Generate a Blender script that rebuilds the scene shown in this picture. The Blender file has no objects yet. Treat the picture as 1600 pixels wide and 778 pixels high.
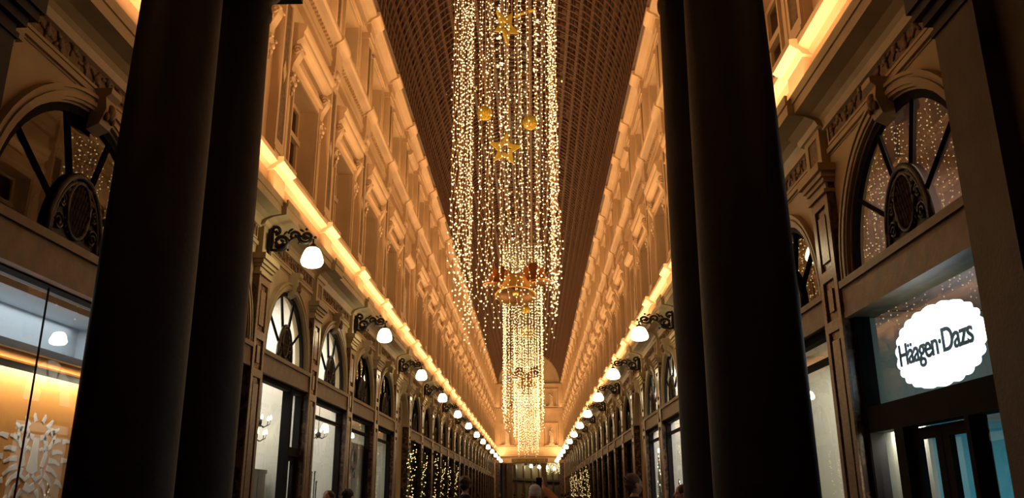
import bpy, math, random
from mathutils import Matrix, Vector
PI = math.pi
random.seed(7)
S = bpy.context.scene
C = S.collection

# ---------------------------------------------------------------- camera, world, lights, exposure
cam_d = bpy.data.cameras.new('camera'); cam = bpy.data.objects.new('camera', cam_d); C.objects.link(cam)
S.camera = cam
F = 1279.0
cam_d.sensor_width = 36.0; cam_d.lens = F / 1600 * 36.0
cam_d.clip_start = 0.05; cam_d.clip_end = 400
vY = Vector((34, -386, -F)).normalized()
vU = Vector((-15, 4239, -F)); vZ = (vU - vY * vU.dot(vY)).normalized(); vX = vY.cross(vZ)
EYE = 1.55
cam.matrix_world = Matrix(((vX.x, vX.y, vX.z, 0), (vY.x, vY.y, vY.z, 0), (vZ.x, vZ.y, vZ.z, EYE), (0, 0, 0, 1)))

w = bpy.data.worlds.new('night'); S.world = w; w.use_nodes = True
w.node_tree.nodes['Background'].inputs[0].default_value = (0.012, 0.010, 0.014, 1)
w.node_tree.nodes['Background'].inputs[1].default_value = 0.35
S.view_settings.view_transform = 'Standard'; S.view_settings.look = 'None'
S.view_settings.exposure = 0.0; S.view_settings.gamma = 1.0; S.view_settings.use_curve_mapping = False
try:
    S.cycles.sample_clamp_indirect = 3.0; S.cycles.sample_clamp_direct = 0.0
    S.cycles.max_bounces = 7; S.cycles.diffuse_bounces = 3; S.cycles.glossy_bounces = 3
    S.cycles.transparent_max_bounces = 12; S.cycles.use_denoising = True
    S.cycles.caustics_reflective = False; S.cycles.caustics_refractive = False
except Exception: pass

CX, HW = -0.415, 3.785          # gallery axis and half width to the pilaster faces
B = 3.3
YEND = 93.5
bays = [(-1.2, B, False), (2.1, B, False), (5.4, 3.7, False)] + [(9.1 + B * i, B, False) for i in range(5)]              # starts at y = -0.8 .. 22.3
bays += [(25.6, 2.9, True)] + [(28.5 + B * i, B, False) for i in range(19)]
NEAR = 2                         # index of the bay 5.8 .. 9.1

def area(name, loc, rot, sx, sy, e, col, spread=PI):
    l = bpy.data.lights.new(name, 'AREA'); l.shape = 'RECTANGLE'; l.size = sx; l.size_y = sy; l.energy = e; l.color = col
    l.spread = spread
    o = bpy.data.objects.new(name, l); C.objects.link(o); o.location = loc; o.rotation_euler = rot
    return o
LED = (1.0, 0.55, 0.24)
UP_E = 420.0
MID_E = 46.0
for s in (-1, 1):
    x = CX + s * (HW - 0.23)
    for i in range(13):
        y0 = -1.55 + i * 7.3
        # long LED tubes lying on top of the ground-floor cornice, turned up and a little to the wall
        o = area('cornice_led_tube', (x, y0 + 3.65, 6.037), (0, PI - s * 1.0, 0), 0.06, 7.2, UP_E, LED)
        o = area('upper_cornice_led_tube', (CX + s * (HW - 0.14), y0 + 3.65, 11.12), (0, PI - s * 0.4, 0), 0.05, 7.2, MID_E, LED)
for yy, e in ((88.0, 60),):
    area('end_cornice_led_tube', (CX, 93.0, 6.05), (PI + 0.4, 0, 0), 6.6, 0.08, e * 0.9, LED)

# ---------------------------------------------------------------- materials
def mat(name, col, rough=0.6, metal=0.0, bump=0.0, bscale=20, var=0.0, vscale=3, col2=None, emit=None, es=0, spec=0.5, detail=6, vein=False, coat=0):
    m = bpy.data.materials.new(name); m.use_nodes = True
    nt = m.node_tree; p = nt.nodes['Principled BSDF']
    p.inputs['Roughness'].default_value = rough; p.inputs['Metallic'].default_value = metal
    p.inputs['Base Color'].default_value = (*col, 1); p.inputs['Specular IOR Level'].default_value = spec
    p.inputs['Coat Weight'].default_value = coat
    tc = nt.nodes.new('ShaderNodeTexCoord')
    if var or col2:
        n = nt.nodes.new('ShaderNodeTexNoise'); n.inputs['Scale'].default_value = vscale; n.inputs['Detail'].default_value = detail
        nt.links.new(tc.outputs['Object'], n.inputs['Vector'])
        r = nt.nodes.new('ShaderNodeValToRGB')
        c2 = col2 or tuple(max(0, c * (1 - var)) for c in col)
        r.color_ramp.elements[0].color = (*c2, 1); r.color_ramp.elements[1].color = (*col, 1)
        r.color_ramp.elements[0].position = 0.35; r.color_ramp.elements[1].position = 0.65
        if vein: r.color_ramp.elements[0].position = 0.47; r.color_ramp.elements[1].position = 0.56; n.inputs['Distortion'].default_value = 1.5
        nt.links.new(n.outputs['Fac'], r.inputs['Fac']); nt.links.new(r.outputs['Color'], p.inputs['Base Color'])
    if bump:
        n2 = nt.nodes.new('ShaderNodeTexNoise'); n2.inputs['Scale'].default_value = bscale; n2.inputs['Detail'].default_value = 5
        nt.links.new(tc.outputs['Object'], n2.inputs['Vector'])
        b = nt.nodes.new('ShaderNodeBump'); b.inputs['Strength'].default_value = bump; b.inputs['Distance'].default_value = 0.02
        nt.links.new(n2.outputs['Fac'], b.inputs['Height']); nt.links.new(b.outputs['Normal'], p.inputs['Normal'])
    if emit:
        p.inputs['Emission Color'].default_value = (*emit, 1); p.inputs['Emission Strength'].default_value = es
    return m
def glass(name, tint=(1, 1, 1), ior=1.5, rough=0.0, boost=1.0, trans=1.0):
    m = bpy.data.materials.new(name); m.use_nodes = True; nt = m.node_tree; nt.nodes.clear()
    o = nt.nodes.new('ShaderNodeOutputMaterial'); mx = nt.nodes.new('ShaderNodeMixShader')
    t = nt.nodes.new('ShaderNodeBsdfTransparent'); t.inputs[0].default_value = (*[c * trans for c in tint], 1)
    g = nt.nodes.new('ShaderNodeBsdfGlossy'); g.inputs['Roughness'].default_value = rough
    f = nt.nodes.new('ShaderNodeFresnel'); f.inputs['IOR'].default_value = ior
    mm = nt.nodes.new('ShaderNodeMath'); mm.operation = 'MULTIPLY'; mm.use_clamp = True; mm.inputs[1].default_value = boost
    nt.links.new(f.outputs[0], mm.inputs[0]); nt.links.new(mm.outputs[0], mx.inputs[0])
    nt.links.new(t.outputs[0], mx.inputs[1]); nt.links.new(g.outputs[0], mx.inputs[2]); nt.links.new(mx.outputs[0], o.inputs[0])
    return m
def emis(name, col, st, sampling=None):
    m = bpy.data.materials.new(name); m.use_nodes = True; nt = m.node_tree; nt.nodes.clear()
    o = nt.nodes.new('ShaderNodeOutputMaterial'); e = nt.nodes.new('ShaderNodeEmission')
    e.inputs[0].default_value = (*col, 1); e.inputs[1].default_value = st; nt.links.new(e.outputs[0], o.inputs[0])
    if sampling:
        try: m.cycles.emission_sampling = sampling
        except Exception: pass
    return m
M = {}
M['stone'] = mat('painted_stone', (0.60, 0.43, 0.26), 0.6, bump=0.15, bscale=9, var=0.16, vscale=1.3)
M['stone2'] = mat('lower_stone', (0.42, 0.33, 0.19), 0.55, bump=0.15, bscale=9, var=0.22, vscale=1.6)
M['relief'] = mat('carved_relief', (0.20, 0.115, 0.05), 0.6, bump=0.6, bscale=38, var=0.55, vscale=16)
M['panel'] = mat('marble_panel', (0.23, 0.15, 0.09), 0.32, bump=0.04, col2=(0.15, 0.09, 0.055), vscale=16, vein=True)
M['marble'] = mat('dark_marble', (0.15, 0.075, 0.045), 0.22, col2=(0.035, 0.018, 0.014), vscale=6, vein=True)
M['wood'] = mat('brown_wood', (0.19, 0.12, 0.055), 0.5, bump=0.2, bscale=14, var=0.3, vscale=5)
M['darkframe'] = mat('dark_shopfront_paint', (0.009, 0.008, 0.009), 0.75, spec=0.08)
M['ironwork'] = mat('black_iron', (0.006, 0.004, 0.004), 0.6, 0.0, bump=0.1)
M['bronze'] = mat('bronze_medallion', (0.030, 0.022, 0.014), 0.5, 0.3, bump=0.2, bscale=40)
M['winframe'] = mat('window_frame_paint', (0.52, 0.38, 0.22), 0.5, var=0.1)
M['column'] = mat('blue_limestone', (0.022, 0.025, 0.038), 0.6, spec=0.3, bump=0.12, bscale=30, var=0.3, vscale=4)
M['pier'] = mat('brown_limestone', (0.085, 0.062, 0.045), 0.62, bump=0.2, bscale=35, var=0.3, vscale=3)
M['floor'] = mat('polished_floor', (0.11, 0.085, 0.065), 0.25, var=0.4, vscale=2)
M['roofarc'] = mat('pale_roof_bars', (0.17, 0.09, 0.05), 0.5)
M['roofiron'] = mat('roof_iron', (0.065, 0.032, 0.017), 0.5, 0.0, bump=0.1, var=0.3)
M['glass'] = glass('shop_glass', (0.94, 0.96, 0.95), 1.5, 0.0, 1.25)
M['clear'] = glass('clean_glass', (0.97, 0.98, 0.97), 1.3)
M['upglass'] = glass('upper_window_glass', (0.5, 0.42, 0.32), 1.5, 0.03)
M['bulb'] = emis('warm_led_bulb', (1.0, 0.82, 0.36), 3.8)
M['bulbw'] = emis('white_led_bulb', (1.0, 0.86, 0.55), 9.0, 'NONE')
M['wire'] = mat('copper_wire', (0.62, 0.38, 0.22), 0.4, 0.3, emit=(0.5, 0.25, 0.1), es=0.0)
M['globe'] = emis('opal_globe', (1.0, 0.82, 0.47), 16.0)
M['gold'] = mat('gold_glitter', (0.52, 0.39, 0.05), 0.35, 0.6, bump=0.5, bscale=60)
M['goldleaf'] = mat('gold_bell', (0.95, 0.60, 0.16), 0.33, 0.75, bump=0.03)
M['copper'] = mat('copper_bell', (0.55, 0.22, 0.08), 0.3, 0.9, bump=0.1, bscale=12)
M['white'] = mat('white_wall', (0.80, 0.79, 0.74), 0.7, var=0.06)
M['cream'] = mat('cream_wall', (0.66, 0.64, 0.54), 0.6, var=0.06)
M['grey'] = mat('grey_ceiling', (0.50, 0.54, 0.56), 0.6)
M['black'] = mat('dark_interior', (0.02, 0.014, 0.011), 0.8)
M['orange'] = mat('orange_panel', (0.72, 0.33, 0.08), 0.45, var=0.08)
M['teal'] = mat('teal_wall', (0.10, 0.42, 0.50), 0.5)
M['decal'] = mat('white_decal', (0.83, 0.80, 0.80), 0.6)
M['silver'] = mat('silver', (0.7, 0.7, 0.68), 0.25, 0.9)

# ---------------------------------------------------------------- mesh builder
class MB:
    def __init__(s): s.v = []; s.f = []; s.m = []; s.sm = []
    def add(s, vs, fs, m=0, smooth=False):
        n = len(s.v); s.v += [tuple(v) for v in vs]
        for f in fs: s.f.append(tuple(i + n for i in f)); s.m.append(m); s.sm.append(smooth)
        return s
    def box(s, x0, x1, y0, y1, z0, z1, m=0):
        if x0 > x1: x0, x1 = x1, x0
        if y0 > y1: y0, y1 = y1, y0
        s.k = getattr(s, 'k', 0) + 1; e = ((s.k * 37) % 53) * 1.6e-5
        v = [(x, y, z) for x in (x0 - e, x1 + e) for y in (y0 - e, y1 + e) for z in (z0 - e, z1 + e)]
        return s.add(v, [(0, 1, 3, 2), (4, 6, 7, 5), (0, 4, 5, 1), (2, 3, 7, 6), (0, 2, 6, 4), (1, 5, 7, 3)], m)
    def prof(s, pts, y0, y1, m=0):           # closed (x,z) outline pushed along y
        n = len(pts); v = [(x, y0, z) for x, z in pts] + [(x, y1, z) for x, z in pts]
        f = [(i, (i + 1) % n, n + (i + 1) % n, n + i) for i in range(n)]
        f += [tuple(range(n))[::-1], tuple(range(n, 2 * n))]
        return s.add(v, f, m)
    def frame(s, y0, y1, z0, z1, w, d0, d1, m=0):
        s.box(d0, d1, y0, y1, z0, z0 + w, m); s.box(d0, d1, y0, y1, z1 - w, z1, m)
        s.box(d0, d1, y0, y0 + w, z0 + w, z1 - w, m); return s.box(d0, d1, y1 - w, y1, z0 + w, z1 - w, m)
    def arc(s, cy, cz, r0, r1, d0, d1, a0=0, a1=PI, n=24, m=0, smooth=False):
        v = []
        for i in range(n + 1):
            a = a0 + (a1 - a0) * i / n; c, t = math.cos(a), math.sin(a)
            for r, d in ((r0, d0), (r1, d0), (r1, d1), (r0, d1)): v.append((d, cy + r * c, cz + r * t))
        f = []
        for i in range(n):
            for k in range(4):
                f.append((4 * i + k, 4 * i + (k + 1) % 4, 4 * i + 4 + (k + 1) % 4, 4 * i + 4 + k))
        f += [(3, 2, 1, 0), tuple(4 * n + k for k in range(4))]
        return s.add(v, f, m, smooth)
    def tube(s, pts, r, n=6, m=0, cap=True, flat=None):
        pts = [Vector(p) for p in pts]; rr = r if isinstance(r, (list, tuple)) else [r] * len(pts)
        v = []; up = Vector((0.013, 0.021, 1)).normalized()
        for i, p in enumerate(pts):
            t = (pts[min(i + 1, len(pts) - 1)] - pts[max(i - 1, 0)])
            t = t.normalized() if t.length > 1e-9 else Vector((0, 0, 1))
            a = t.cross(up)
            if a.length < 0.15: a = t.cross(Vector((1, 0.01, 0)))
            a.normalize(); b = t.cross(a)
            for k in range(n):
                q = 2 * PI * k / n; v.append(p + a * math.cos(q) * rr[i] + b * math.sin(q) * rr[i])
        f = [(i * n + k, i * n + (k + 1) % n, (i + 1) * n + (k + 1) % n, (i + 1) * n + k) for i in range(len(pts) - 1) for k in range(n)]
        if cap: f += [tuple(range(n))[::-1], tuple((len(pts) - 1) * n + k for k in range(n))]
        return s.add(v, f, m, n > 4)
    def ell(s, c, rx, ry, rz, seg=10, rings=6, m=0, R=None):
        v = [(0, 0, -1)]
        for j in range(1, rings):
            a = -PI / 2 + PI * j / rings
            v += [(math.cos(a) * math.cos(2 * PI * k / seg), math.cos(a) * math.sin(2 * PI * k / seg), math.sin(a)) for k in range(seg)]
        v.append((0, 0, 1)); vv = []
        for p in v:
            q = Vector((p[0] * rx, p[1] * ry, p[2] * rz))
            if R: q = R @ q
            vv.append((q.x + c[0], q.y + c[1], q.z + c[2]))
        f = [(0, 1 + (k + 1) % seg, 1 + k) for k in range(seg)]
        for j in range(rings - 2):
            a = 1 + j * seg
            f += [(a + k, a + (k + 1) % seg, a + seg + (k + 1) % seg, a + seg + k) for k in range(seg)]
        a = 1 + (rings - 2) * seg; e = len(v) - 1
        f += [(a + k, a + (k + 1) % seg, e) for k in range(seg)]
        return s.add(vv, f, m, True)
    def lathe(s, pr, n=32, c=(0, 0, 0), m=0, smooth=True):
        v = [(c[0] + r * math.cos(2 * PI * k / n), c[1] + r * math.sin(2 * PI * k / n), c[2] + z) for r, z in pr for k in range(n)]
        f = [(i * n + k, i * n + (k + 1) % n, (i + 1) * n + (k + 1) % n, (i + 1) * n + k) for i in range(len(pr) - 1) for k in range(n)]
        return s.add(v, f, m, smooth)
    def merge(s, o, T=None):
        vs = o.v if T is None else [tuple(T @ Vector(p)) for p in o.v]
        n = len(s.v); s.v += vs; s.f += [tuple(i + n for i in f) for f in o.f]; s.m += o.m; s.sm += o.sm; return s
    def mesh(s, name, mats):
        me = bpy.data.meshes.new(name); me.from_pydata(s.v, [], s.f)
        me.polygons.foreach_set('material_index', s.m); me.polygons.foreach_set('use_smooth', s.sm)
        for q in (mats if isinstance(mats, (list, tuple)) else [mats]): me.materials.append(q)
        me.update(); return me
    def build(s, name, mats, parent=None, loc=(0, 0, 0), rz=0):
        o = bpy.data.objects.new(name, s.mesh(name, mats)); C.objects.link(o); o.location = loc; o.rotation_euler.z = rz
        if parent: o.parent = parent
        return o
def tag(o, label=None, cat=None, group=None, kind=None):
    if label: o['label'] = label
    if cat: o['category'] = cat
    if group: o['group'] = group
    if kind: o['kind'] = kind
    return o
def empty(name, loc=(0, 0, 0), rz=0):
    o = bpy.data.objects.new(name, None); C.objects.link(o); o.location = loc; o.rotation_euler.z = rz; o.empty_display_size = 0.2; return o
def copy_tree(o, parent=None):
    c = o.copy(); C.objects.link(c); c.parent = parent
    for ch in list(o.children): copy_tree(ch, c)
    return c
ORD = 'first second third fourth fifth sixth seventh eighth ninth tenth eleventh twelfth thirteenth fourteenth fifteenth sixteenth seventeenth eighteenth nineteenth twentieth twenty-first twenty-second twenty-third twenty-fourth twenty-fifth twenty-sixth twenty-seventh twenty-eighth'.split()
def side_xf(s, d, y, z=0):      # s=-1 left, +1 right; d = distance out of the pilaster face into the gallery
    return (CX + s * (HW - d), y, z), (0 if s < 0 else PI)
SN = {-1: 'left', 1: 'right'}

# ---------------------------------------------------------------- wall of one bay (x = out of wall, y along, centred)
ST, S2, RE, PA, MA, WO = range(6)
WMATS = [M['stone'], M['stone2'], M['relief'], M['panel'], M['marble'], M['wood']]
R_ARCH, Z_ARCH = 1.2, 3.8
def spiral(cx, cz, r0, r1, a0, a1, n=18):
    return [(cx + (r0 + (r1 - r0) * i / n) * math.cos(a0 + (a1 - a0) * i / n), cz + (r0 + (r1 - r0) * i / n) * math.sin(a0 + (a1 - a0) * i / n)) for i in range(n + 1)]
def wall_bay(W, niche):
    b = MB(); h = W / 2; e = h - 0.27; sc = (e - 0.18) / R_ARCH if niche else 1.0
    rA = 1.35 if W > 3.5 else min(R_ARCH, e - 0.18)
    # spandrels round the arch
    zt = 5.34; n = 28; v = []; f = []
    for i in range(n + 1):
        a = PI * i / n; c, t = math.cos(a), math.sin(a)
        k = min(h / max(abs(c), 1e-6), (zt - Z_ARCH) / max(t, 1e-6))
        v += [(-0.10, rA * c, Z_ARCH + rA * t), (-0.10, k * c, Z_ARCH + k * t)]
    for i in range(n): f.append((2 * i, 2 * i + 1, 2 * i + 3, 2 * i + 2))
    for sg in (1, -1):      # corner fill
        ak = math.atan2(zt - Z_ARCH, h); i = int(ak / PI * n)
        a1 = PI * i / n; a2 = PI * (i + 1) / n
        p = [(-0.10, sg * h, Z_ARCH + h * math.tan(a1)), (-0.10, sg * h, zt), (-0.10, sg * (zt - Z_ARCH) / math.tan(a2), zt)]
        m0 = len(v); v += p; f.append((m0, m0 + 1, m0 + 2) if sg > 0 else (m0 + 2, m0 + 1, m0))
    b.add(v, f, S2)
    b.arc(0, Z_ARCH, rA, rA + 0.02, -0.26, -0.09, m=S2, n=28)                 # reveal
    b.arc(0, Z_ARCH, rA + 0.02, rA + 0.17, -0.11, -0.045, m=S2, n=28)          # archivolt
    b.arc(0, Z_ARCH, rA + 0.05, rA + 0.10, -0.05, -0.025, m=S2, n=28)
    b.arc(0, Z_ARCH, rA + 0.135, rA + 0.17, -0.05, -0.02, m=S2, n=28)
    # keystone console with a small face
    zk = Z_ARCH + rA - (0.1 if W > 3.5 else 0)
    b.prof([(-0.1, zk - 0.08), (0.02, zk - 0.02), (0.07, zk + 0.14), (0.05, zk + 0.26), (0.10, zk + 0.30), (0.10, zk + 0.36), (-0.1, zk + 0.36)], -0.10, 0.10, S2)
    b.ell((0.06, 0, zk + 0.13), 0.05, 0.06, 0.09, 10, 7, RE); b.ell((0.06, 0.06, zk + 0.07), 0.03, 0.03, 0.05, 8, 5, RE); b.ell((0.06, -0.06, zk + 0.07), 0.03, 0.03, 0.05, 8, 5, RE)
    # pilasters (half on each end)
    for sg in (-1, 1):
        def Y(a, c): return (sg * (h - a), sg * (h - c)) if sg > 0 else (-h + a, -h + c)
        bx = lambda d0, d1, a, c, z0, z1, m: b.box(d0, d1, *Y(a, c), z0, z1, m)
        bx(-0.24, -0.025, 0, 0.27, 0, 5.0, MA)
        bx(-0.03, 0.0, 0.17, 0.265, 0.6, 4.86, PA); 
        for z0, z1 in ((0.6, 0.72), (3.30, 3.42), (3.88, 4.0), (4.74, 4.86)): bx(-0.03, 0.0, 0, 0.17, z0, z1, PA)
        bx(-0.03, -0.006, 0, 0.11, 0.82, 3.2, PA); bx(-0.03, -0.006, 0, 0.07, 3.52, 3.78, PA); bx(-0.03, -0.006, 0, 0.11, 4.1, 4.64, PA)
        bx(-0.03, 0.04, 0, 0.29, 0, 0.5, MA); bx(-0.03, 0.02, 0, 0.28, 0.5, 0.6, MA)
        # capital
        bx(-0.1, 0.03, 0, 0.285, 4.86, 4.90, S2); bx(-0.1, 0.0, 0, 0.27, 4.90, 4.98, S2)
        for j, (dd, z0, z1) in enumerate(((0.03, 4.98, 5.03), (0.06, 5.03, 5.09), (0.10, 5.09, 5.18))): bx(-0.1, dd, 0, 0.27 + dd, z0, z1, S2)
        # block with sunk square panel
        bx(-0.1, -0.02, 0, 0.25, 5.18, 5.70, S2); bx(-0.03, 0.0, 0.15, 0.25, 5.2, 5.68, S2); bx(-0.03, 0.0, 0, 0.15, 5.2, 5.30, S2); bx(-0.03, 0.0, 0, 0.15, 5.58, 5.68, S2)
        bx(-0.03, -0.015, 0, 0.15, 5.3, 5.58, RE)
        # cornice break over the pilaster
        b.prof([(-0.1, 5.62), (0.03, 5.66), (0.06, 5.72), (0.17, 5.77), (0.36, 5.80), (0.36, 5.93), (0.33, 6.0), (-0.1, 6.05)], *Y(-0.0, 0.33), S2)
        bx(0.35, 0.38, 0, 0.34, 5.93, 6.045, S2)
        # ledge pedestal
        bx(-0.1, 0.10, 0, 0.29, 6.0, 6.60, ST)
        b.prof([(-0.1, 6.55), (0.12, 6.58), (0.15, 6.63), (0.22, 6.67), (0.26, 6.70), (0.26, 6.78), (-0.1, 6.80)], *Y(0, 0.36), ST)
        # first-floor pilaster
        bx(-0.12, 0.08, 0, 0.29, 6.78, 6.90, ST); bx(-0.12, 0.055, 0, 0.265, 6.90, 6.97, ST); bx(-0.12, 0.07, 0, 0.275, 6.97, 7.03, ST)
        bx(-0.12, -0.005, 0, 0.24, 7.0, 10.15, ST); bx(-0.06, 0.04, 0.155, 0.235, 7.03, 10.1, ST)
        bx(-0.06, 0.04, 0, 0.155, 7.03, 7.2, ST); bx(-0.06, 0.04, 0, 0.155, 9.85, 10.1, ST)
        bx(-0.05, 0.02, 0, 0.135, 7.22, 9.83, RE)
        b.add([(0.03, sg * h, 8.28), (0.03, sg * (h - 0.10), 8.5), (0.03, sg * h, 8.72), (-0.05, sg * (h - .1), 8.28), (-0.05, sg * (h - .1), 8.72)], [(0, 1, 2) if sg < 0 else (2, 1, 0)], ST)
        bx(-0.12, 0.06, 0, 0.26, 10.1, 10.16, ST); bx(-0.12, 0.08, 0, 0.28, 10.16, 10.3, ST)
        # carved corner bracket under the cornice
        b.ell((0.07, sg * (h - 0.08), 10.2), 0.07, 0.09, 0.10, 8, 5, ST); b.ell((0.05, sg * (h - 0.08), 10.02), 0.04, 0.06, 0.08, 8, 5, ST)
        bx(-0.1, 0.09, 0, 0.28, 10.3, 10.78, ST)
        b.prof([(-0.1, 10.72), (0.10, 10.76), (0.13, 10.82), (0.23, 10.88), (0.255, 10.92), (0.255, 11.0), (-0.1, 11.08)], *Y(0, 0.34), ST)
        # second-floor pilaster
        bx(-0.14, 0.06, 0, 0.28, 11.02, 11.25, ST); bx(-0.14, -0.01, 0, 0.24, 11.2, 13.1, ST); bx(-0.06, 0.03, 0.15, 0.235, 11.25, 13.0, ST)
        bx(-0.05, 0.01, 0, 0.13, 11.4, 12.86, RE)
        bx(-0.06, 0.03, 0, 0.15, 11.25, 11.38, ST); bx(-0.06, 0.03, 0, 0.15, 12.88, 13.0, ST)
        bx(-0.14, 0.06, 0, 0.27, 13.0, 13.15, ST)
        bx(-0.14, 0.08, 0, 0.27, 13.15, 13.42, ST)
        b.prof([(-0.14, 13.38), (0.08, 13.42), (0.13, 13.5), (0.27, 13.57), (0.31, 13.62), (0.31, 13.72), (-0.14, 13.8)], *Y(0, 0.34), ST)
    # frieze
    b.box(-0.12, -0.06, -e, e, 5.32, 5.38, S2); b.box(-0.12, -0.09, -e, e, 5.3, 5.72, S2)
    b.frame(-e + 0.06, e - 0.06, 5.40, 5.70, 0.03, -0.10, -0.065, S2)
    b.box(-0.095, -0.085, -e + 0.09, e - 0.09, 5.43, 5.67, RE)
    rnd = random.Random(3)
    nn = int((2 * e - 0.3) / 0.20)
    for i in range(nn):
        y = -e + 0.2 + (2 * e - 0.4) * i / max(1, nn - 1)
        z = 5.55 + 0.05 * math.sin(i * 1.9)
        b.ell((-0.075, y, z), 0.03, 0.05, 0.05, 7, 4, RE)
        for q in range(4):
            a = q * PI / 2 + i * 0.7
            Rr = Matrix.Rotation(a, 3, 'X')
            b.ell((-0.08, y + 0.07 * math.cos(a), z + 0.07 * math.sin(a)), 0.018, 0.055, 0.02, 6, 4, RE, Rr)
    # main cornice
    b.prof([(-0.12, 5.66), (-0.02, 5.70), (0.02, 5.74), (0.11, 5.78), (0.28, 5.81), (0.28, 5.93), (0.25, 5.98), (-0.12, 6.04)], -h, h, S2)
    b.prof([(-0.12, 5.60), (-0.04, 5.62), (-0.02, 5.70), (-0.12, 5.72)], -e, e, S2)
    b.box(0.27, 0.30, -h, h, 5.93, 6.045, S2)
    # parapet + ledge
    b.box(-0.12, -0.01, -h, h, 6.0, 6.60, ST); b.box(-0.12, 0.015, -e, e, 6.05, 6.12, ST)
    b.prof([(-0.12, 6.55), (0.02, 6.58), (0.05, 6.63), (0.12, 6.67), (0.16, 6.70), (0.16, 6.78), (-0.12, 6.80)], -h, h, ST)
    # storey walls with window holes
    def holed(d, z0, z1, wy, wz0, wz1, thick=0.5):
        b.box(d - thick, d, -h, -wy, z0, z1, ST); b.box(d - thick, d, wy, h, z0, z1, ST)
        b.box(d - thick, d, -wy, wy, z0, wz0, ST); b.box(d - thick, d, -wy, wy, wz1, z1, ST)
    if not niche:
        holed(-0.12, 6.78, 10.35, 0.84, 7.05, 8.95)
        holed(-0.14, 11.0, 13.45, 0.66, 11.45, 12.85)
    else:
        for z0, z1, nz0, nz1 in ((6.78, 10.35, 7.1, 9.0), (11.0, 13.45, 11.45, 12.75)):
            holed(-0.12, z0, z1, 0.5, nz0, nz1, 0.12); b.box(-0.60, -0.12, -0.62, -0.5, z0, z1, ST); b.box(-0.60, -0.12, 0.5, 0.62, z0, z1, ST); b.box(-0.62, -0.55, -0.6, 0.6, z0, z1, ST)
            b.box(-0.6, -0.1, -0.6, 0.6, nz0 - 0.1, nz0, ST); b.box(-0.6, -0.1, -0.6, 0.6, nz1, nz1 + 0.1, ST)
            b.frame(-0.6, 0.6, nz0 - 0.08, nz1 + 0.1, 0.09, -0.13, -0.05, ST)
            b.prof([(-0.12, nz1 + 0.2), (0.05, nz1 + 0.25), (0.10, nz1 + 0.32), (0.12, nz1 + 0.4), (-0.12, nz1 + 0.42)], -0.72, 0.72, ST)
        # closed arch field with oval carving
        b.box(-0.3, -0.2, -rA, rA, 0.0, Z_ARCH + rA, S2)
        b.arc(0, 4.15, 0.36, 0.44, -0.21, -0.15, 0, 2 * PI, 24, S2)
        for q in range(9):
            b.ell((-0.18, 0.2 * math.sin(q * 2.1), 3.9 + q * 0.1), 0.05, 0.12, 0.07, 8, 5, RE)
    # architrave, frieze, middle cornice
    b.box(-0.12, 0.0, -h, h, 10.30, 10.42, ST); b.box(-0.12, 0.02, -h, h, 10.42, 10.50, ST); b.box(-0.12, -0.01, -h, h, 10.50, 10.76, ST)
    nd = int((2 * e) / 0.14)
    for i in range(nd): b.box(-0.02, 0.055, -e + 0.05 + i * 0.14, -e + 0.12 + i * 0.14, 10.66, 10.72, ST)
    b.prof([(-0.12, 10.72), (0.03, 10.76), (0.07, 10.82), (0.18, 10.88), (0.21, 10.92), (0.21, 11.0), (-0.12, 11.08)], -h, h, ST)
    b.box(-0.14, -0.04, -h, h, 11.0, 11.22, ST)
    # top entablature
    b.box(-0.14, -0.02, -h, h, 13.15, 13.42, ST); b.box(-0.14, 0.0, -h, h, 13.15, 13.22, ST)
    b.prof([(-0.14, 13.38), (0.0, 13.42), (0.05, 13.5), (0.18, 13.57), (0.23, 13.62), (0.23, 13.72), (-0.14, 13.8)], -h, h, ST)
    # solid backs so that no light leaks
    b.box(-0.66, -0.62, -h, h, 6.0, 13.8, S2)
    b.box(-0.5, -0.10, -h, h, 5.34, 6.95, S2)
    return b
wb, wn, wl = wall_bay(B, False), wall_bay(2.9, True), wall_bay(3.7, False)
for s in (-1, 1):
    W = MB()
    for y0, wd, nic in bays:
        p, rz = side_xf(s, 0, y0 + wd / 2)
        W.merge(wn if nic else wl if wd > 3.5 else wb, Matrix.Translation(p) @ Matrix.Rotation(rz, 4, 'Z'))
    # last strip up to the end wall
    xa, xb = sorted((CX + s * HW, CX + s * (HW + 0.5)))
    W.box(xa, xb, 91.2, YEND, 0, 13.8, ST)
    tag(W.build('wall_' + SN[s], WMATS), kind='structure')

# floor, backing of the shops
fl = MB(); fl.box(-9, 9, -6, 140, -0.2, 0); tag(fl.build('floor', M['floor']), kind='structure')
for s in (-1, 1):
    bk = MB(); xa, xb = sorted((CX + s * (HW + 3.2), CX + s * (HW + 3.3)))
    bk.box(xa, xb, -1, YEND, 0, 13.8); tag(bk.build('wall_behind_shops_' + SN[s], M['black']), kind='structure')

# ---------------------------------------------------------------- vault
V0, VR = 13.78, 3.62
def varc(a, y, r=VR): return (CX - r * math.cos(a), y, V0 + r * math.sin(a))
ND = 24
cl = MB(); rp = random.Random(5)
def bar(mb, prof4, m=0):       # stitched square bar along a list of 4-corner sections
    v = [p for sct in prof4 for p in sct]; n = len(prof4)
    f = [(4 * i + k, 4 * i + (k + 1) % 4, 4 * i + 4 + (k + 1) % 4, 4 * i + 4 + k) for i in range(n - 1) for k in range(4)]
    mb.add(v, f, m)
y = -0.8
i = 0
while y < YEND:
    big = i % 27 == 0; wd, dp = (0.04, 0.19) if big else (0.020, 0.185)
    bar(cl, [[varc(PI * k / 36, y - wd / 2, VR - dp), varc(PI * k / 36, y + wd / 2, VR - dp), varc(PI * k / 36, y + wd / 2, VR - dp + .035), varc(PI * k / 36, y - wd / 2, VR - dp + .035)] for k in range(37)], 2)
    y += B / 9; i += 1
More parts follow.
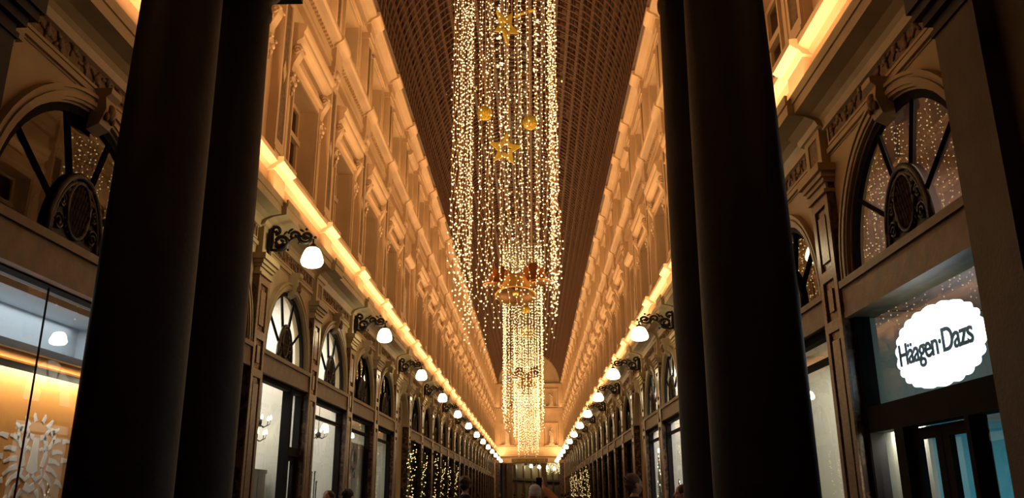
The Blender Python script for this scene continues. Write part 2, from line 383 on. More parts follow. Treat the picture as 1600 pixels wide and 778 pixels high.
for k in range(1, ND):
    a = PI * k / ND; da = 0.028 / VR; dp = 0.15
    bar(cl, [[varc(a - da, yy, VR - dp), varc(a + da, yy, VR - dp), varc(a + da, yy, VR), varc(a - da, yy, VR)] for yy in (-0.8, YEND)], 0)
    # bottom flange
    da2 = 0.06 / VR
    bar(cl, [[varc(a - da2, yy, VR - dp - .02), varc(a + da2, yy, VR - dp - .02), varc(a + da2, yy, VR - dp), varc(a - da2, yy, VR - dp)] for yy in (-0.8, YEND)], 0)
for s in (-1, 1):
    xa, xb = sorted((CX + s * (VR - 0.15), CX + s * (HW + 0.4))); cl.box(xa, xb, -0.8, YEND, V0 - 0.06, V0 + 0.05, 0)
# glass panes, each set in at its own small tilt
y = -0.8
while y < YEND - 0.1:
    for k in range(ND):
        a, a2 = PI * k / ND, PI * (k + 1) / ND
        j = [rp.uniform(-0.022, 0.022) for _ in range(4)]
        cl.add([varc(a, y, VR + .03 + j[0]), varc(a2, y, VR + .03 + j[1]), varc(a2, y + B / 9, VR + .03 + j[2]), varc(a, y + B / 9, VR + .03 + j[3])], [(0, 1, 2, 3)], 1)
    y += B / 9
M['roofglass'] = mat('sooty_roof_glass', (0.04, 0.018, 0.011), 0.03, spec=1.0, var=0.5, vscale=1.2)
tag(cl.build('ceiling', [M['roofiron'], M['roofglass'], M['roofarc']]), kind='structure')

# ---------------------------------------------------------------- far end wall and what lies beyond
ew = MB(); xl, xr = CX - HW - 0.2, CX + HW + 0.2
ew.box(xl, xr, YEND, YEND + 0.5, 5.05, 13.8, ST)
for z0, z1, d in ((5.05, 5.55, 0.12), (5.75, 5.98, 0.4), (6.6, 6.8, 0.28), (10.7, 11.0, 0.3), (13.45, 13.75, 0.35)): ew.box(xl, xr, YEND - d, YEND, z0, z1, ST)
for dx in (-3.55, -1.35, 1.35, 3.55):
    ew.box(CX + dx - 0.3, CX + dx + 0.3, YEND - 0.14, YEND, 6.8, 10.7, ST); ew.box(CX + dx - 0.28, CX + dx + 0.28, YEND - 0.12, YEND, 11.0, 13.45, ST)
for dx in (-2.46, 2.46):
    for z0, z1 in ((6.95, 9.2), (11.2, 13.0)):
        ew.box(CX + dx - 0.72, CX + dx - 0.58, YEND - 0.12, YEND, z0, z1, ST); ew.box(CX + dx + 0.58, CX + dx + 0.72, YEND - 0.12, YEND, z0, z1, ST)
        ew.box(CX + dx - 0.78, CX + dx + 0.78, YEND - 0.2, YEND, z1, z1 + 0.2, ST); ew.box(CX + dx - 0.78, CX + dx + 0.78, YEND - 0.45, YEND, z0 - 0.1, z0, ST)
for z0, z1 in ((6.95, 9.6), (11.2, 13.0)):
    ew.box(CX - 0.9, CX - 0.75, YEND - 0.1, YEND, z0, z1, ST); ew.box(CX + 0.75, CX + 0.9, YEND - 0.1, YEND, z0, z1, ST); ew.box(CX - 0.9, CX + 0.9, YEND - 0.12, YEND, z1, z1 + 0.15, ST)
n = 30   # tympanum
tv = [(CX, YEND, V0)] + [(CX + 3.7 * math.cos(PI * k / n), YEND, V0 + 3.7 * math.sin(PI * k / n)) for k in range(n + 1)]
ew.add(tv, [(0, k + 1, k + 2) for k in range(n)], ST)
T2 = MB(); T2.arc(0, V0, 3.30, 3.62, 0, 0.12, n=30, m=ST)
ew.merge(T2, Matrix.Translation((CX, YEND - 0.12, 0)) @ Matrix.Rotation(PI / 2, 4, 'Z'))
# piers and columns of the passage at the end
for dx in (-3.6, 3.6): ew.box(CX + dx - 0.3, CX + dx + 0.3, YEND - 0.05, YEND + 0.5, 0, 5.05, MA)
tag(ew.build('wall_end', WMATS), kind='structure')

# ---------------------------------------------------------------- windows
def lunette(lit, name_n, W=B):
    rA = R_ARCH
    f = MB()
    f.arc(0, Z_ARCH, rA - 0.07, rA + 0.01, -0.16, -0.105, n=32); f.box(-0.16, -0.105, -rA, rA, Z_ARCH - 0.05, Z_ARCH + 0.03)
    p = MB(); n = 28
    v = [(-0.135, 0, Z_ARCH)] + [(-0.135, (rA - 0.02) * math.cos(PI * k / n), Z_ARCH + (rA - 0.02) * math.sin(PI * k / n)) for k in range(n + 1)]
    p.add(v, [(0, k + 1, k + 2) for k in range(n)])
    bars = []
    for q in (36, 72, 108, 144):
        a = math.radians(q); m = MB(); c, t = math.cos(a), math.sin(a)
        m.tube([(-0.125, 0.42 * c, Z_ARCH + 0.5 * t), (-0.125, (rA - 0.05) * c, Z_ARCH + (rA - 0.05) * t)], 0.025, 4); bars.append(m)
    md = MB()          # pierced half-oval medallion
    N = 20
    def el(a, r): return (r * 0.40 * math.cos(a), Z_ARCH + 0.02 + r * 0.60 * math.sin(a))
    for r, d in ((1.0, 0.03), (0.9, 0.018), (0.40, 0.02)):
        full = r < 0.5
        cz = 0.30 if full else 0
        md.tube([(-0.105, r * (0.40 if not full else 0.42) * math.cos((2 if full else 1) * PI * k / N), Z_ARCH + 0.02 + cz + r * (0.60 if not full else 0.62) * math.sin((2 if full else 1) * PI * k / N)) for k in range(N + 1)], d, 6)
    md.box(-0.13, -0.10, -0.40, 0.40, Z_ARCH, Z_ARCH + 0.04)
    for q in range(-3, 4):     # lattice in the small oval
        x = q * 0.045; hh = 0.24 * math.sqrt(max(0, 1 - (x / 0.16) ** 2))
        if hh > 0.02:
            md.tube([(-0.105, x - hh * 0.3, Z_ARCH + 0.32 - hh), (-0.105, x + hh * 0.3, Z_ARCH + 0.32 + hh)], 0.009, 4)
            md.tube([(-0.105, x + hh * 0.3, Z_ARCH + 0.32 - hh), (-0.105, x - hh * 0.3, Z_ARCH + 0.32 + hh)], 0.009, 4)
    for sg in (-1, 1):
        for cy, cz, r in ((0.26, 0.13, 0.085), (0.25, 0.31, 0.065), (0.13, 0.50, 0.05), (0.17, 0.40, 0.045)):
            sp = spiral(0, 0, r, 0.012, 0, 3.6 * PI, 16)
            md.tube([(-0.105, sg * (cy + a), Z_ARCH + 0.02 + cz + bb) for a, bb in sp], 0.013, 5)
    dm = MB(); v = [(-0.122, 0, Z_ARCH)] + [(-0.122, 0.4 * math.cos(PI * k / 20), Z_ARCH + 0.02 + 0.6 * math.sin(PI * k / 20)) for k in range(21)]
    dm.add(v, [(0, k + 1, k + 2) for k in range(20)])
    tr = MB(); tr.box(-0.35, -0.03, -1.38, 1.38, 3.46, 3.74, 0); tr.box(-0.35, -0.0, -1.38, 1.38, 3.72, 3.79, 0); tr.box(-0.35, -0.02, -1.38, 1.38, 3.43, 3.49, 0)
    r = empty(name_n)
    r['kind'] = 'structure'
    f.build('window_frame', M['darkframe'], r); p.build('pane', M['glass'], r)
    for b_ in bars: b_.build('mullion', M['darkframe'], r)
    mo = md.build('medallion', M['bronze'], r); dm.build('medallion_backing', M['ironwork'], mo)
    tr.build('transom', M['wood'], r)
    return r
def upper_window(name_n):
    r = empty(name_n); r['kind'] = 'structure'
    f = MB()                # surround
    for sg in (-1, 1):
        f.box(-0.13, -0.05, *sorted((sg * 0.84, sg * 0.92)), 7.0, 9.05); f.box(-0.13, -0.02, *sorted((sg * 0.885, sg * 0.93)), 7.0, 9.1)
        f.box(-0.13, -0.06, *sorted((sg * 0.96, sg * 1.08)), 6.9, 8.6)
    f.box(-0.13, -0.05, -0.92, 0.92, 8.95, 9.07); f.box(-0.13, 0.02, -0.94, 0.94, 9.07, 9.14)
    f.box(-0.13, -0.07, -0.85, 0.85, 9.14, 9.38); f.box(-0.075, -0.06, -0.7, 0.7, 9.19, 9.33)
    f.build('window_surround', M['stone'], r)
    hd = MB(); hd.prof([(-0.12, 9.36), (0.0, 9.38), (0.02, 9.44), (0.06, 9.47), (0.11, 9.50), (0.13, 9.54), (0.13, 9.62), (0.16, 9.67), (0.18, 9.73), (0.18, 9.78), (-0.12, 9.84)], -1.08, 1.08)
    hd.build('hood', M['stone'], r)
    for sg in (-1, 1):
        c = MB(); cy = sg * 1.0
        pr = [(-0.12, 8.62), (-0.06, 8.60), (-0.01, 8.66), (0.0, 8.76), (-0.03, 8.86), (-0.01, 8.98), (0.04, 9.08), (0.09, 9.18), (0.11, 9.28), (0.09, 9.37), (-0.12, 9.38)]
        c.prof(pr, cy - 0.10, cy + 0.10)
        for zc, dc, rc in ((9.24, 0.03, 0.10), (8.72, -0.04, 0.075)):
            for e_ in (-0.10, 0.10): c.tube([(dc + a, cy + e_, zc + bb) for a, bb in spiral(0, 0, rc, 0.012, 0, 3 * PI, 16)], 0.022, 6)
        for q in range(3): c.ell((0.02 - q * 0.03, cy, 8.60 - q * 0.09), 0.035, 0.05 - q * 0.01, 0.05, 8, 5)
        c.build('console', M['stone'], r)
    w_ = MB(); w_.frame(-0.84, 0.84, 7.05, 8.95, 0.09, -0.50, -0.42); w_.box(-0.50, -0.38, -0.84, 0.84, 8.20, 8.31); w_.box(-0.50, -0.42, -0.04, 0.04, 7.05, 8.95)
    w_.box(-0.49, -0.44, -0.84, 0.84, 7.60, 7.64); w_.box(-0.5, 0.0, -0.86, 0.86, 6.98, 7.06)
    w_.build('window_frame', M['winframe'], r)
    p = MB(); p.add([(-0.47, -0.8, 7.1), (-0.47, 0.8, 7.1), (-0.47, 0.8, 8.9), (-0.47, -0.8, 8.9)], [(0, 1, 2, 3)]); p.build('pane', M['upglass'], r)
    return r
def attic_window(name_n):
    r = empty(name_n); r['kind'] = 'structure'
    f = MB(); f.frame(-0.78, 0.78, 11.33, 12.97, 0.12, -0.15, -0.08); f.frame(-0.82, 0.82, 11.29, 13.01, 0.04, -0.15, -0.05); f.box(-0.15, -0.0, -0.86, 0.86, 13.01, 13.08); f.box(-0.15, 0.0, -0.8, 0.8, 11.25, 11.33)
    f.build('window_surround', M['stone'], r)
    w_ = MB(); w_.frame(-0.66, 0.66, 11.45, 12.85, 0.08, -0.52, -0.46); w_.box(-0.52, -0.46, -0.03, 0.03, 11.45, 12.85); w_.box(-0.52, -0.46, -0.66, 0.66, 12.3, 12.36); w_.build('window_frame', M['winframe'], r)
    p = MB(); p.add([(-0.5, -0.64, 11.5), (-0.5, 0.64, 11.5), (-0.5, 0.64, 12.8), (-0.5, -0.64, 12.8)], [(0, 1, 2, 3)]); p.build('pane', M['upglass'], r)
    return r
def shopfront(name_n, split=0.62):
    r = empty(name_n); r['kind'] = 'structure'
    if split > 1:
        f = MB(); f.frame(-1.38, 1.38, 0.0, 3.44, 0.09, -0.24, -0.12); f.box(-0.24, -0.10, -1.38, 1.38, 0.0, 0.45); f.box(-.23, -.14, -1.3, 1.3, 3.06, 3.12); f.build('window_frame', M['darkframe'], r)
        for z0, z1, nm in ((.45, 3.06, 'pane'), (3.12, 3.36, 'transom_pane')):
            p = MB(); p.add([(-0.18, -1.3, z0), (-0.18, 1.3, z0), (-0.18, 1.3, z1), (-0.18, -1.3, z1)], [(0, 1, 2, 3)]); p.build(nm, M['glass'], r)
        return r
    f = MB(); f.frame(-1.38, 1.38, 0.0, 3.44, 0.09, -0.24, -0.12); f.box(-0.24, -0.10, -1.38, 1.38, 0.0, 0.45); f.box(-0.26, -0.10, split - 0.05, split + 0.07, 0.4, 3.4)
    f.box(-0.24, -0.12, split, 1.35, 2.25, 2.4)
    f.build('window_frame', M['darkframe'], r)
    p = MB(); p.add([(-0.18, -1.3, 0.45), (-0.18, split, 0.45), (-0.18, split, 3.36), (-0.18, -1.3, 3.36)], [(0, 1, 2, 3)]); p.build('pane', M['glass'], r)
    d = MB(); d.frame(split + 0.07, 1.29, 0.05, 2.25, 0.08, -0.23, -0.17); 
    do = d.build('door_leaf', M['darkframe'], r)
    q = MB(); q.add([(-0.2, split + .14, 0.1), (-0.2, 1.22, 0.1), (-0.2, 1.22, 2.2), (-0.2, split + .14, 2.2)], [(0, 1, 2, 3)]); q.build('door_pane', M['glass'], do)
    hn = MB(); hn.tube([(-0.17, split + 0.11, 0.95), (-0.13, split + 0.11, 1.0), (-0.13, split + 0.11, 1.3), (-0.17, split + 0.11, 1.35)], 0.012, 6); hn.build('door_handle', M['silver'], do)
    t = MB(); t.add([(-0.18, split + 0.07, 2.4), (-0.18, 1.3, 2.4), (-0.18, 1.3, 3.36), (-0.18, split + 0.07, 3.36)], [(0, 1, 2, 3)]); t.build('transom_pane', M['glass'], r)
    return r
protos = {}
num = [0]
def place(kind, maker, s, y, label=None):
    if kind not in protos: protos[kind] = maker('window_0'); o = protos[kind]; num[0] += 1
    else: o = copy_tree(protos[kind]); num[0] += 1
    o.name = 'window_%d' % num[0]
    p, rz = side_xf(s, 0, y); o.location = p; o.rotation_euler.z = rz
    if label: o['label'] = label
    return o
for s in (-1, 1):
    q = 0
    for i, (y0, wd, nic) in enumerate(bays):
        if nic or y0 < 2: continue
        yc = y0 + wd / 2; q += 1
        lu = place('lun', lambda n: lunette(False, n), s, yc, 'arched fanlight window with oval medallion, %s along the %s wall' % (ORD[q - 1], SN[s]))
        if i == NEAR: lu.scale = (1, 1.125, 1.125); lu.location.z = Z_ARCH * (1 - 1.125)
        place('up', upper_window, s, yc, 'tall hooded first-floor window, %s along the %s wall' % (ORD[q - 1], SN[s]))
        place('att', attic_window, s, yc, 'small top-floor window below the roof, %s along the %s wall' % (ORD[q - 1], SN[s]))
        if i != NEAR:
            full = (i - 3) in ((2, 3, 4) if s < 0 else (0, 3, 4)) or (i > 9 and i % 3 == 0)
            place('shopf' if full else 'shop', (lambda n: shopfront(n, 1.5)) if full else (lambda n: shopfront(n)), s, yc, ('wide shop window,' if full else 'shop window with glazed door,') + ' %s along the %s wall' % (ORD[q - 1], SN[s]))

# ---------------------------------------------------------------- wall lamps
def make_lamp():
    r = empty('wall_lamp')
    br = MB()
    def sc(cx, cz, r0, r1, a0, a1, w0=0.022, n=22):
        pts = spiral(cx, cz, r0, r1, a0, a1, n); br.tube([(a, 0, b_) for a, b_ in pts], [w0 * 1.25 * (1 - 0.35 * i / n) for i in range(n + 1)], 6)
    br.tube([(0.02, 0, -0.05), (0.03, 0, 0.1), (0.02, 0, 0.32)], [0.02, 0.03, 0.02], 6)
    br.tube([(0.0, 0, -0.02), (0.10, 0, -0.04), (0.22, 0, 0.03), (0.32, 0, 0.14), (0.42, 0, 0.2), (0.52, 0, 0.19), (0.6, 0, 0.15), (0.66, 0, 0.13)], [0.026, 0.026, 0.024, 0.022, 0.022, 0.022, 0.02, 0.016], 6)
    sc(0.16, 0.10, 0.125, 0.02, -0.6 * PI, 2.6 * PI, 0.03); sc(0.36, 0.20, 0.085, 0.015, -0.2 * PI, 2.4 * PI, 0.022)
    sc(0.54, 0.18, 0.115, 0.015, 0.9 * PI, 3.9 * PI, 0.026); sc(0.07, 0.30, 0.075, 0.015, -0.5 * PI, 2 * PI, 0.024)
    for x, z, q in ((0.54, 0.31, 0.022), (0.68, 0.17, 0.025), (0.44, 0.08, 0.02), (0.27, 0.26, 0.022), (0.14, 0.27, 0.02), (0.28, -0.03, 0.022), (0.66, 0.04, 0.018), (0.02, 0.37, 0.025), (0.15, -0.08, 0.02)): br.ell((x, 0, z), q, q, q, 8, 6)
    for x, z, a in ((0.30, 0.30, 0.6), (0.47, 0.29, -0.5), (0.22, 0.25, 0.9), (0.1, 0.02, 2.4)):
        br.ell((x, 0, z), 0.045, 0.018, 0.018, 8, 5, 0, Matrix.Rotation(-a, 3, 'Y'))
    bo = br.build('bracket', M['ironwork'], r)
    pl = MB(); pl.box(-0.03, 0.012, -0.05, 0.05, -0.12, 0.34); pl.build('wall_plate', M['ironwork'], bo)
    h = MB(); h.lathe([(0.0, 0.11), (0.014, 0.11), (0.014, 0.04), (0.03, 0.03), (0.05, 0.0), (0.062, -0.03), (0.0, -0.03)], 14, (0.655, 0, 0.03)); h.build('holder', M['ironwork'], r)
    g = MB(); g.lathe([(0.0, 0.0), (0.06, 0.0), (0.095, -0.02), (0.125, -0.07), (0.150, -0.14), (0.166, -0.21), (0.164, -0.25), (0.14, -0.295), (0.09, -0.32), (0.0, -0.33)], 24, (0.655, 0, 0.0)); g.build('globe', M['globe'], r)
    return r
lamp0 = make_lamp(); first = True
lamp_y = [12.4, 19.0, 25.6] + [31.8 + 2 * B * i for i in range(9)] + [90.6]
for s in (-1, 1):
    for i, y in enumerate(lamp_y):
        o = lamp0 if first else copy_tree(lamp0); first = False
        p, rz = side_xf(s, 0.03, y, 5.35 if s < 0 else 5.34); o.location = p; o.rotation_euler.z = rz; o.scale.x = 1.06
        if s > 0: o.scale.x = 1.26
        o.scale.y = 1.0
        tag(o, 'white globe wall lamp on scrolled black iron bracket, %s lamp along the %s wall' % (ORD[i], SN[s]), 'wall lamp', 'globe lamps along the %s wall' % SN[s])

# ---------------------------------------------------------------- foreground columns, entablature, piers
def make_column():
    r = empty('column')
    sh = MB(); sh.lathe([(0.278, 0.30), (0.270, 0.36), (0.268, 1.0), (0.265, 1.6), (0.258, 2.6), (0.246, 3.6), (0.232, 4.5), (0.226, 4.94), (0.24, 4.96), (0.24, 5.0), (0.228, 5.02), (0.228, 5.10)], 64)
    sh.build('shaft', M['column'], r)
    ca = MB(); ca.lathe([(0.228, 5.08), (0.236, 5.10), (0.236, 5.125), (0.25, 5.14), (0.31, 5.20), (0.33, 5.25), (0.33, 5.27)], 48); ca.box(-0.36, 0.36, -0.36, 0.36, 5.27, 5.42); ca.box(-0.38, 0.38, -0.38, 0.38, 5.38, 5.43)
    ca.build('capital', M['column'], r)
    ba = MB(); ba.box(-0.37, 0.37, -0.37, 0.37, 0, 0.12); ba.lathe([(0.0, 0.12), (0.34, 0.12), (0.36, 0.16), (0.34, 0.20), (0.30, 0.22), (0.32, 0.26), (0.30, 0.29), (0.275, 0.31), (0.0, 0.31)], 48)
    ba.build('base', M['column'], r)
    return r
c0 = make_column()
cols = [(-2.16, 4.40, 'nearer dark stone column of the pair on the left'), (-2.16, 5.28, 'dark stone column behind the nearer one, left pair'),
        (1.19, 4.40, 'nearer dark stone column of the pair on the right'), (1.19, 5.28, 'dark stone column behind the nearer one, right pair')]
for i, (x, y, lb) in enumerate(cols):
    o = c0 if i == 0 else copy_tree(c0); o.location = (x, y, 0); o.scale.z = 1.008; tag(o, lb, 'column', 'coupled dark stone columns at the gallery mouth')
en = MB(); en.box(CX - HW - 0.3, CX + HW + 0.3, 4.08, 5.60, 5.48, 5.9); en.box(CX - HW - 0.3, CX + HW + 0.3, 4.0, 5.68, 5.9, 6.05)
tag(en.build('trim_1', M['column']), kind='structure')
for s, lb, q0, q1, pm_ in ((-1, 'dark stone pier with moulded capital against the wall before the orange shop', 5.0, 5.56, 'column'), (1, 'tall plain brown stone pier beside the ice cream shop', 5.22, 5.78, 'pier')):
    r = empty('pier'); pr_ = MB(); a, b_ = sorted((CX + s * (HW - 0.045), CX + s * (HW - 0.17)))
    pr_.box(a, b_, q0, q1, 0, 5.0); pr_.build('shaft', M[pm_], r)
    k = MB()
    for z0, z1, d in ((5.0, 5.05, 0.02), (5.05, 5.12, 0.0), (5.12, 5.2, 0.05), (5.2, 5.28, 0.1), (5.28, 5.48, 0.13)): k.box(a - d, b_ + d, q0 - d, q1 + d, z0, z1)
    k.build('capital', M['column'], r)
    k = MB(); k.box(a - 0.03, b_ + 0.03, q0 - .04, q1 + .04, 0, 0.3); k.build('base', M[pm_], r)
    tag(r, lb, 'pier')
for s in (-1, 1):
    bw = MB(); a, b_ = sorted((CX + s * (HW + 0.35), CX + s * (HW - 0.045))); bw.box(a, b_, 1.5, 5.78 if s > 0 else 5.56, 0, 5.43)
    tag(bw.build('wall_near_' + SN[s], M['pier']), kind='structure')

# ---------------------------------------------------------------- light curtains
def strand(L, rnd, step, br_, amp=0.014, m0=0, m1=1):
    mb = MB(); pts = []; z = 0; k = 0
    while z > -L:
        lo = max(0.0, (-z / L - 0.55) / 0.45)             # kinks hang free towards the tail
        a = amp * (0.5 + 3.0 * lo); pts.append((rnd.uniform(-a, a), rnd.uniform(-a, a), z)); z -= step * rnd.uniform(0.8, 1.25)
    mb.tube(pts, 0.005, 3, m0, cap=False)
    for p in pts[1:]:
        q = (p[0] + rnd.uniform(-0.03, 0.03), p[1] + rnd.uniform(-0.03, 0.03), p[2] + rnd.uniform(-0.02, 0.02)); r = br_ * rnd.uniform(0.8, 1.2)
        mb.add([(q[0], q[1], q[2] + r), (q[0] + r, q[1], q[2]), (q[0], q[1] + r, q[2]), (q[0] - r, q[1], q[2]), (q[0], q[1] - r, q[2]), (q[0], q[1], q[2] - r)],
               [(0, 1, 2), (0, 2, 3), (0, 3, 4), (0, 4, 1), (5, 2, 1), (5, 3, 2), (5, 4, 3), (5, 1, 4)], m1, True)
    return mb
def curtain(y0, y1, wd, z0, z1, nx, ny, label, step, br_, seed, meshes=4, cx=-0.50, ragged=0.7):
    rnd = random.Random(seed); r = empty('light_curtain', (cx, (y0 + y1) / 2, z1)); D = y1 - y0
    fr = MB(); g = 0.012
    for i in range(nx + 1): x = -wd / 2 + wd * i / nx; fr.box(x - g, x + g, -D / 2, D / 2, 0.0, 2 * g)
    for j in range(ny + 1): y = -D / 2 + D * j / ny; fr.box(-wd / 2, wd / 2, y - g, y + g, 0.03, 0.03 + 2 * g)
    fr.build('frame', M['silver'], r)
    for x in (-wd / 2, wd / 2):
        for y in (-D / 2, D / 2):
            cb = MB(); xx = abs(cx + x - CX); zt = V0 + math.sqrt(max(0.1, VR ** 2 - xx ** 2)) - z1
            cb.tube([(x, y, 0.03), (x, y, zt - 0.1)], 0.008, 4); cb.build('hanging_cable', M['ironwork'], r)
    ms = [strand((z1 - z0) * q, rnd, step, br_).mesh('strand', [M['wire'], M['bulb']]) for q in ([1.0, 1.0 - 0.5 * ragged / (z1 - z0), 1.0 - ragged / (z1 - z0), 1.0 + 0.35 * ragged / (z1 - z0)] * 3)[:meshes + 2]]
    pos = []
    for i in range(nx + 1):
        for j in range(ny + 1):
            edge = i in (0, nx) or j in (0, ny)
            if edge: pos.append((-wd / 2 + wd * i / nx, -D / 2 + D * j / ny, edge))
    for i in range(1, nx, 2):
        pos.append((-wd / 2 + wd * i / nx, 0.17 * D * rnd.uniform(-1, 1), False))
    for x, y, e in pos:
        o = bpy.data.objects.new('strand', rnd.choice(ms)); C.objects.link(o); o.parent = r
        o.location = (x + rnd.uniform(-0.02, 0.02), y + rnd.uniform(-0.03, 0.03), 0); o.rotation_euler.z = rnd.uniform(0, 2 * PI)
    tag(r, label, 'light curtain', 'hanging curtains of fairy lights')
    return r
curtain(14.8, 20.0, 2.06, 5.2, 15.2, 11, 12, 'nearest large curtain of fairy lights with gold stars and baubles inside', 0.12, 0.0175, 1)
curtain(43.0, 48.0, 2.08, 5.3, 14.8, 12, 9, 'second curtain of fairy lights, starting beyond the gold bells', 0.16, 0.027, 2)
curtain(66.0, 71.0, 2.0, 6.1, 14.8, 11, 7, 'third curtain of fairy lights deep in the gallery', 0.22, 0.034, 3)
curtain(84.0, 89.0, 2.0, 5.75, 14.8, 10, 6, 'farthest and lowest curtain of fairy lights before the end wall', 0.25, 0.040, 4)

# ---------------------------------------------------------------- hanging ornaments
def roof_z(x): return V0 + math.sqrt(max(0.1, VR ** 2 - (x - CX) ** 2)) - 0.2
def hang(r, top, rad=0.006):     # plumb cord from a point of the ornament up to the roof bars
    Rm = r.rotation_euler.to_matrix(); a = Rm @ Vector(top); z = roof_z(r.location.x + a.x) - r.location.z + 0.23
    m = MB(); m.tube([a, (a.x, a.y, z)], rad, 4); o = m.build('cord', M['wire'], r); o.matrix_local = Rm.inverted().to_4x4(); return o
def cord(parent, h, r=0.004):
    m = MB(); m.tube([(0, 0, 0), (0, 0, h)], r, 4); return m.build('cord', M['wire'], parent)
def star(loc, R, rot, label):
    r = empty('star_ornament', loc); r.rotation_euler = rot
    m = MB(); N = 10; t = 0.03
    def ring(k, sc): 
        out = []
        for q in range(N):
            rr = R * (1 if q % 2 == 0 else 0.42) * sc; a = PI / 2 + q * 2 * PI / N; out.append((rr * math.cos(a), rr * math.sin(a)))
        return out
    o_, i_ = ring(0, 1.0), ring(0, 0.45)
    v = [(a, -t, b_) for a, b_ in o_] + [(a, -t, b_) for a, b_ in i_] + [(a, t, b_) for a, b_ in o_] + [(a, t, b_) for a, b_ in i_]
    f = []
    for q in range(N):
        n_ = (q + 1) % N
        f += [(q, n_, N + n_, N + q), (2 * N + q, 3 * N + q, 3 * N + n_, 2 * N + n_), (q, 2 * N + q, 2 * N + n_, n_), (N + q, N + n_, 3 * N + n_, 3 * N + q)]
    m.add(v, f); m.build('star', M['gold'], r)
    hang(r, (0, 0, R * .98))
    tag(r, label, 'star ornament', 'gold star ornaments'); return r
def bauble(loc, R, label, rods=True):
    r = empty('bauble', loc)
    m = MB(); m.ell((0, 0, 0), R * .93, R * .93, R * .93, 20, 14)
    for q in range(60):
        z = 1 - 2 * (q + .5) / 60; a = q * 2.39996; rr = math.sqrt(1 - z * z); m.ell((R * .93 * rr * math.cos(a), R * .93 * rr * math.sin(a), R * .93 * z), .018, .018, .018, 6, 4)
    for k in range(6): m.tube([(R * math.cos(b_) * math.cos(k * PI / 6), R * math.cos(b_) * math.sin(k * PI / 6), R * math.sin(b_)) for b_ in [2 * PI * i / 24 for i in range(25)]], 0.010, 4)
    m.build('ball', M['gold'], r)
    c = MB(); c.lathe([(0.0, R + .04), (0.035, R + .04), (0.04, R - .02), (0, R - .02)], 10); c.build('cap', M['goldleaf'], r)
    hang(r, (0, 0, R)); tag(r, label, 'bauble', 'gold baubles'); return r
star((-0.57, 17.2, 9.12), 0.40, (0.1, 0.1, 0.1), 'gold star with star-shaped hole hanging below the two baubles')
star((-0.55, 17.2, 12.3), 0.44, (0.2, 0.3, 0.9), 'turned gold star hanging near the top of the nearest light curtain')
star((-0.10, 17.6, 12.92), 0.29, (2.13, -0.35, 0), 'gold star seen edge-on at the top of the nearest light curtain')
bauble((-1.04, 17.3, 10.08), 0.165, 'upper left one of two round gold baubles')
bauble((0.0, 17.3, 9.82), 0.165, 'lower right one of two round gold baubles')
M['bellin'] = mat('shaded_bell_inside', (0.16, 0.085, 0.03), 0.45, 0.5)  # shade inside the hollow bell mouth is put into this darker colour
def bell(loc, R, label, mt, sc=1.0, tilt=(0, 0)):
    r = empty('bell', loc); r.rotation_euler = (tilt[0], tilt[1], 0)
    pr = [(0.0, 0.95), (0.16, 0.94), (0.34, 0.88), (0.50, 0.76), (0.62, 0.58), (0.70, 0.40), (0.80, 0.22), (0.92, 0.08), (1.0, 0.0), (0.98, -0.03), (0.90, 0.0), (0.76, 0.20), (0.66, 0.38), (0.57, 0.56), (0.45, 0.72), (0.28, 0.84), (0.0, 0.88)]
    m = MB(); m.lathe([(a * R, b_ * R * 1.35 * sc) for a, b_ in pr[:11]], 40); m.tube([(R * math.cos(t), R * math.sin(t), 0) for t in [2 * PI * i / 40 for i in range(41)]], 0.035 * R, 6); m.build('body', mt, r)
    m = MB(); m.lathe([(a * R, b_ * R * 1.35 * sc) for a, b_ in pr[9:]], 40); m.build('inner_face', M['bellin'], r)
    c = MB(); c.ell((0, 0, 0.12 * R), 0.16 * R, 0.16 * R, 0.16 * R, 14, 8); c.tube([(0, 0, 0.2 * R), (0, 0, 1.1 * R)], 0.02 * R, 5); c.build('clapper', mt, r)
    lp = MB(); lp.tube([(0.08 * R * math.cos(t), 0, 1.36 * R * sc + 0.1 * R * math.sin(t)) for t in [2 * PI * i / 12 for i in range(13)]], 0.02 * R, 5); lp.build('hanging_loop', M['wire'], r); hang(r, (0, 0, 1.36 * R * sc + .09 * R))
    tag(r, label, 'bell', 'gold and copper bells'); return r
for bx_, by_, bz_, k_, nm in ((-0.50, 24.9, 7.55, 1.0, ''), (-0.42, 57.0, 9.0, 1.05, 'distant '), (-0.6, 79.5, 11.0, 0.9, 'farthest ')):
    bell((bx_, by_, bz_), 0.62 * k_, nm + 'gold bell in front of a cluster of three, mouth turned to the entrance', M['goldleaf'], 1.0, (-0.24, 0))
    bell((bx_ - 0.55 * k_, by_ + 1.3, bz_ + 0.62), 0.55 * k_, nm + 'copper bell at the back left of a cluster of three', M['copper'], 1.0, (0.0, 0.12))
    bell((bx_ + 0.60 * k_, by_ + 1.3, bz_ + 0.72), 0.55 * k_, nm + 'copper bell at the back right of a cluster of three', M['copper'], 1.0, (0.0, -0.12))
star((-0.30, 52.0, 11.6), 0.55, (0, 0, 0.2), 'distant gold star above the distant bells')
star((0.0, 77.0, 9.0), 0.6, (0, 0, -0.3), 'farthest gold star seen through the third light curtain')
bauble((-0.3, 40.5, 10.6), 0.2, 'gold bauble hanging just before the second light curtain')

